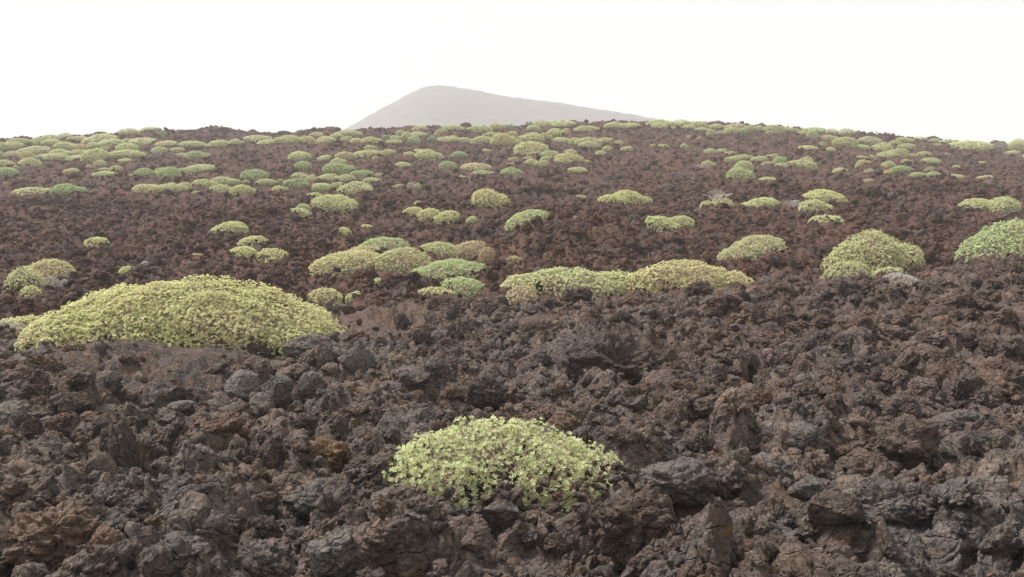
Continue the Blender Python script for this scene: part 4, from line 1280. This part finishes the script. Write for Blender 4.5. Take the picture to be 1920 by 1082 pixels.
scatter(8500, 3.2, 8.5, 0.018, 0.15, 3.4, 1.6)
scatter(7000, 3.2, 8.5, 0.015, 0.05, 1.5, 1.6)
scatter(18000, 8, 15.5, 0.025, 0.21, 3.4, 1.8)
scatter(20000, 14, 24, 0.04, 0.26, 3.8, 1.8)
scatter(85000, 23, 48, 0.04, 0.23, 3.3, 1.9)
scatter(85000, 46, 118, 0.08, 0.34, 3.4, 1.5)
LX = np.concatenate(LX); LY = np.concatenate(LY); LR = np.concatenate(LR)
keep = rs.rand(len(LX)) > 0.93 * smooth_mask(LX, LY)
for (cx, cy, rx, ry) in ELL:
    q = ((LX - cx) / (rx * 0.92 + 1e-6)) ** 2 + ((LY - cy) / (ry * 0.92 + 1e-6)) ** 2
    front = (q < 1.05) | ((LY < cy) & (LY > cy - ry - 0.6 - 0.02 * cy) & (np.abs(LX - cx) < rx * 0.9) & (LR > 0.05 + 0.0012 * cy))
    keep &= ~front
for (cx, cy, w_) in NAMED:
    keep &= ((LX - cx) ** 2 + (LY - cy) ** 2) > (w_ * 0.9 + LR * 0.7) ** 2
# fields of bigger and of finer rubble
dn = n2(LX / 2.5, LY / 2.5, 91)
keep &= (rs.rand(len(LX)) < 0.75 + 0.9 * dn) | (LR < 0.06)
LX, LY, LR = LX[keep], LY[keep], LR[keep]
LZ = full_z(LX, LY) - LR * rs.uniform(0.05, 0.5, len(LR))
ROT = np.stack([rs.randn(len(LX)) * 0.4, rs.randn(len(LX)) * 0.4, rs.rand(len(LX)) * 2 * PI], 1)
SCL = LR[:, None] * rs.uniform(0.75, 1.25, (len(LX), 3))
show = LR / LY
order = np.argsort(-show)
N_IND = 215
ind = set(order[:N_IND].tolist())


SHORT = {1: 'dark grey squarish block', 3: 'knobbly dark boulder', 4: 'dark lava ledge', 7: 'large rounded brown boulder', 9: 'smooth grey humped boulder',
         11: 'orange-ochre rock', 12: 'pointed dark pinnacle', 13: 'bottom left corner boulder', 14: 'grey pitted hump', 15: 'pale pitted rock', 16: 'pale boulder at left edge',
         17: 'flat-topped grey-brown block', 23: 'massive dark outcrop', 37: 'curved ribbed lava roll', 38: 'broad brown-grey boulder', 39: 'grey squared block', 44: 'flat-topped grey rock',
         45: 'folded brown rock', 49: 'ochre-brown clinker boulder', 51: 'dark round rock', 52: 'flat grey plates', 53: 'grey folded rock', 54: 'grey stone pair', 43: 'long grey humped rock'}


def screen(x, y, z):
    return 960 + F * x / y, EYE - F * (z - CAMZ) / y


def rock_labels(ks, styles):
    marks = [((b[0] + b[1]) / 2, (b[2] + b[3]) / 2, SHORT[b[5]]) for b in BD if b[5] in SHORT]
    marks.append((945, 860, 'near green shrub'))
    groups = {}
    for k, st in zip(ks, styles):
        px, py = screen(LX[k], LY[k], LZ[k])
        m = min(marks, key=lambda m: (m[0] - px) ** 2 + ((m[1] - py) * 1.3) ** 2)
        dx, dy = px - m[0], (py - m[1]) * 1.3
        a = math.degrees(math.atan2(-dy, dx)) % 360
        d = ['right of', 'upper right of', 'above', 'upper left of', 'left of', 'lower left of', 'below', 'lower right of'][int((a + 22.5) // 45) % 8]
        kind = {'clinker': 'knobbly', 'block': 'angular', 'slab': 'flat', 'spire': 'upright'}[st]
        groups.setdefault((kind, d, m[2]), []).append((math.hypot(dx, dy), k))
    lab = {}
    for (kind, d, m), L in groups.items():
        L.sort()
        for i, (_, k) in enumerate(L):
            o_ = '' if len(L) == 1 else ('nearest ' if i == 0 else ORD[i] + ' nearest ')
            lab[k] = f'{o_}{kind} loose lava rock {d} the {m}'
    return lab


rl = random.Random(77)
PI_ = {k: rl.randrange(len(PROTO)) for k in order[:N_IND]}
RLAB = rock_labels(list(PI_), [STY[PI_[k]] for k in PI_])
for k in order[:N_IND]:
    pi = PI_[k]
    o = link('lava_rock', PROTO[pi], None, (LX[k], LY[k], LZ[k]))
    o.rotation_euler = ROT[k]; o.scale = SCL[k]
    prop(o, RLAB[k], 'rock', 'loose lava rocks in the foreground rubble')

# ------------------------------------------------------------------ the rest of the clinker as one uncountable mass


def rubble(name, idx, protos, label):
    c = bpy.data.collections.new(name + '_shapes')
    for me in protos:
        c.objects.link(bpy.data.objects.new('rubble_piece', me))
    V = np.stack([LX[idx], LY[idx], LZ[idx]], 1)
    me = bpy.data.meshes.new(name)
    me.vertices.add(len(V)); me.vertices.foreach_set('co', V.astype(np.float32).ravel())
    for an, arr in (('rub_rot', ROT[idx]), ('rub_scl', SCL[idx])):
        a = me.attributes.new(an, 'FLOAT_VECTOR', 'POINT'); a.data.foreach_set('vector', arr.astype(np.float32).ravel())
    a = me.attributes.new('rub_idx', 'INT', 'POINT'); a.data.foreach_set('value', rs.randint(0, len(protos), len(V)).astype(np.int32))
    ob = link(name, me)
    g = bpy.data.node_groups.new(name + '_nodes', 'GeometryNodeTree')
    g.interface.new_socket('Geometry', in_out='INPUT', socket_type='NodeSocketGeometry')
    g.interface.new_socket('Geometry', in_out='OUTPUT', socket_type='NodeSocketGeometry')
    N = g.nodes.new
    gi = N('NodeGroupInput'); go = N('NodeGroupOutput')
    ci = N('GeometryNodeCollectionInfo'); ci.inputs['Collection'].default_value = c
    ci.inputs['Separate Children'].default_value = True; ci.inputs['Reset Children'].default_value = True
    ip = N('GeometryNodeInstanceOnPoints'); ip.inputs['Pick Instance'].default_value = True

    def na(nm, typ):
        x = N('GeometryNodeInputNamedAttribute'); x.data_type = typ; x.inputs[0].default_value = nm
        return x.outputs[0]
    er = N('FunctionNodeEulerToRotation')
    L = g.links.new
    L(gi.outputs[0], ip.inputs['Points']); L(ci.outputs[0], ip.inputs['Instance'])
    L(na('rub_idx', 'INT'), ip.inputs['Instance Index'])
    L(na('rub_rot', 'FLOAT_VECTOR'), er.inputs[0]); L(er.outputs[0], ip.inputs['Rotation'])
    L(na('rub_scl', 'FLOAT_VECTOR'), ip.inputs['Scale'])
    L(ip.outputs[0], go.inputs[0])
    md = ob.modifiers.new('scatter', 'NODES'); md.node_group = g
    prop(ob, label, kind='stuff')
    return ob


rest = np.array([k for k in range(len(LX)) if k not in ind])
nr = rest[LY[rest] < 36]
fr = rest[LY[rest] >= 36]
rubble('lava_rubble', nr, PROTO, 'loose grey and brown lava clinker covering the foreground')
rubble('lava_rubble', fr, PROTO_LOW, 'red-brown lava clinker covering the hillside')
print('rocks', len(LX), 'shrubs', len(MED) + len(FAR) + 33)
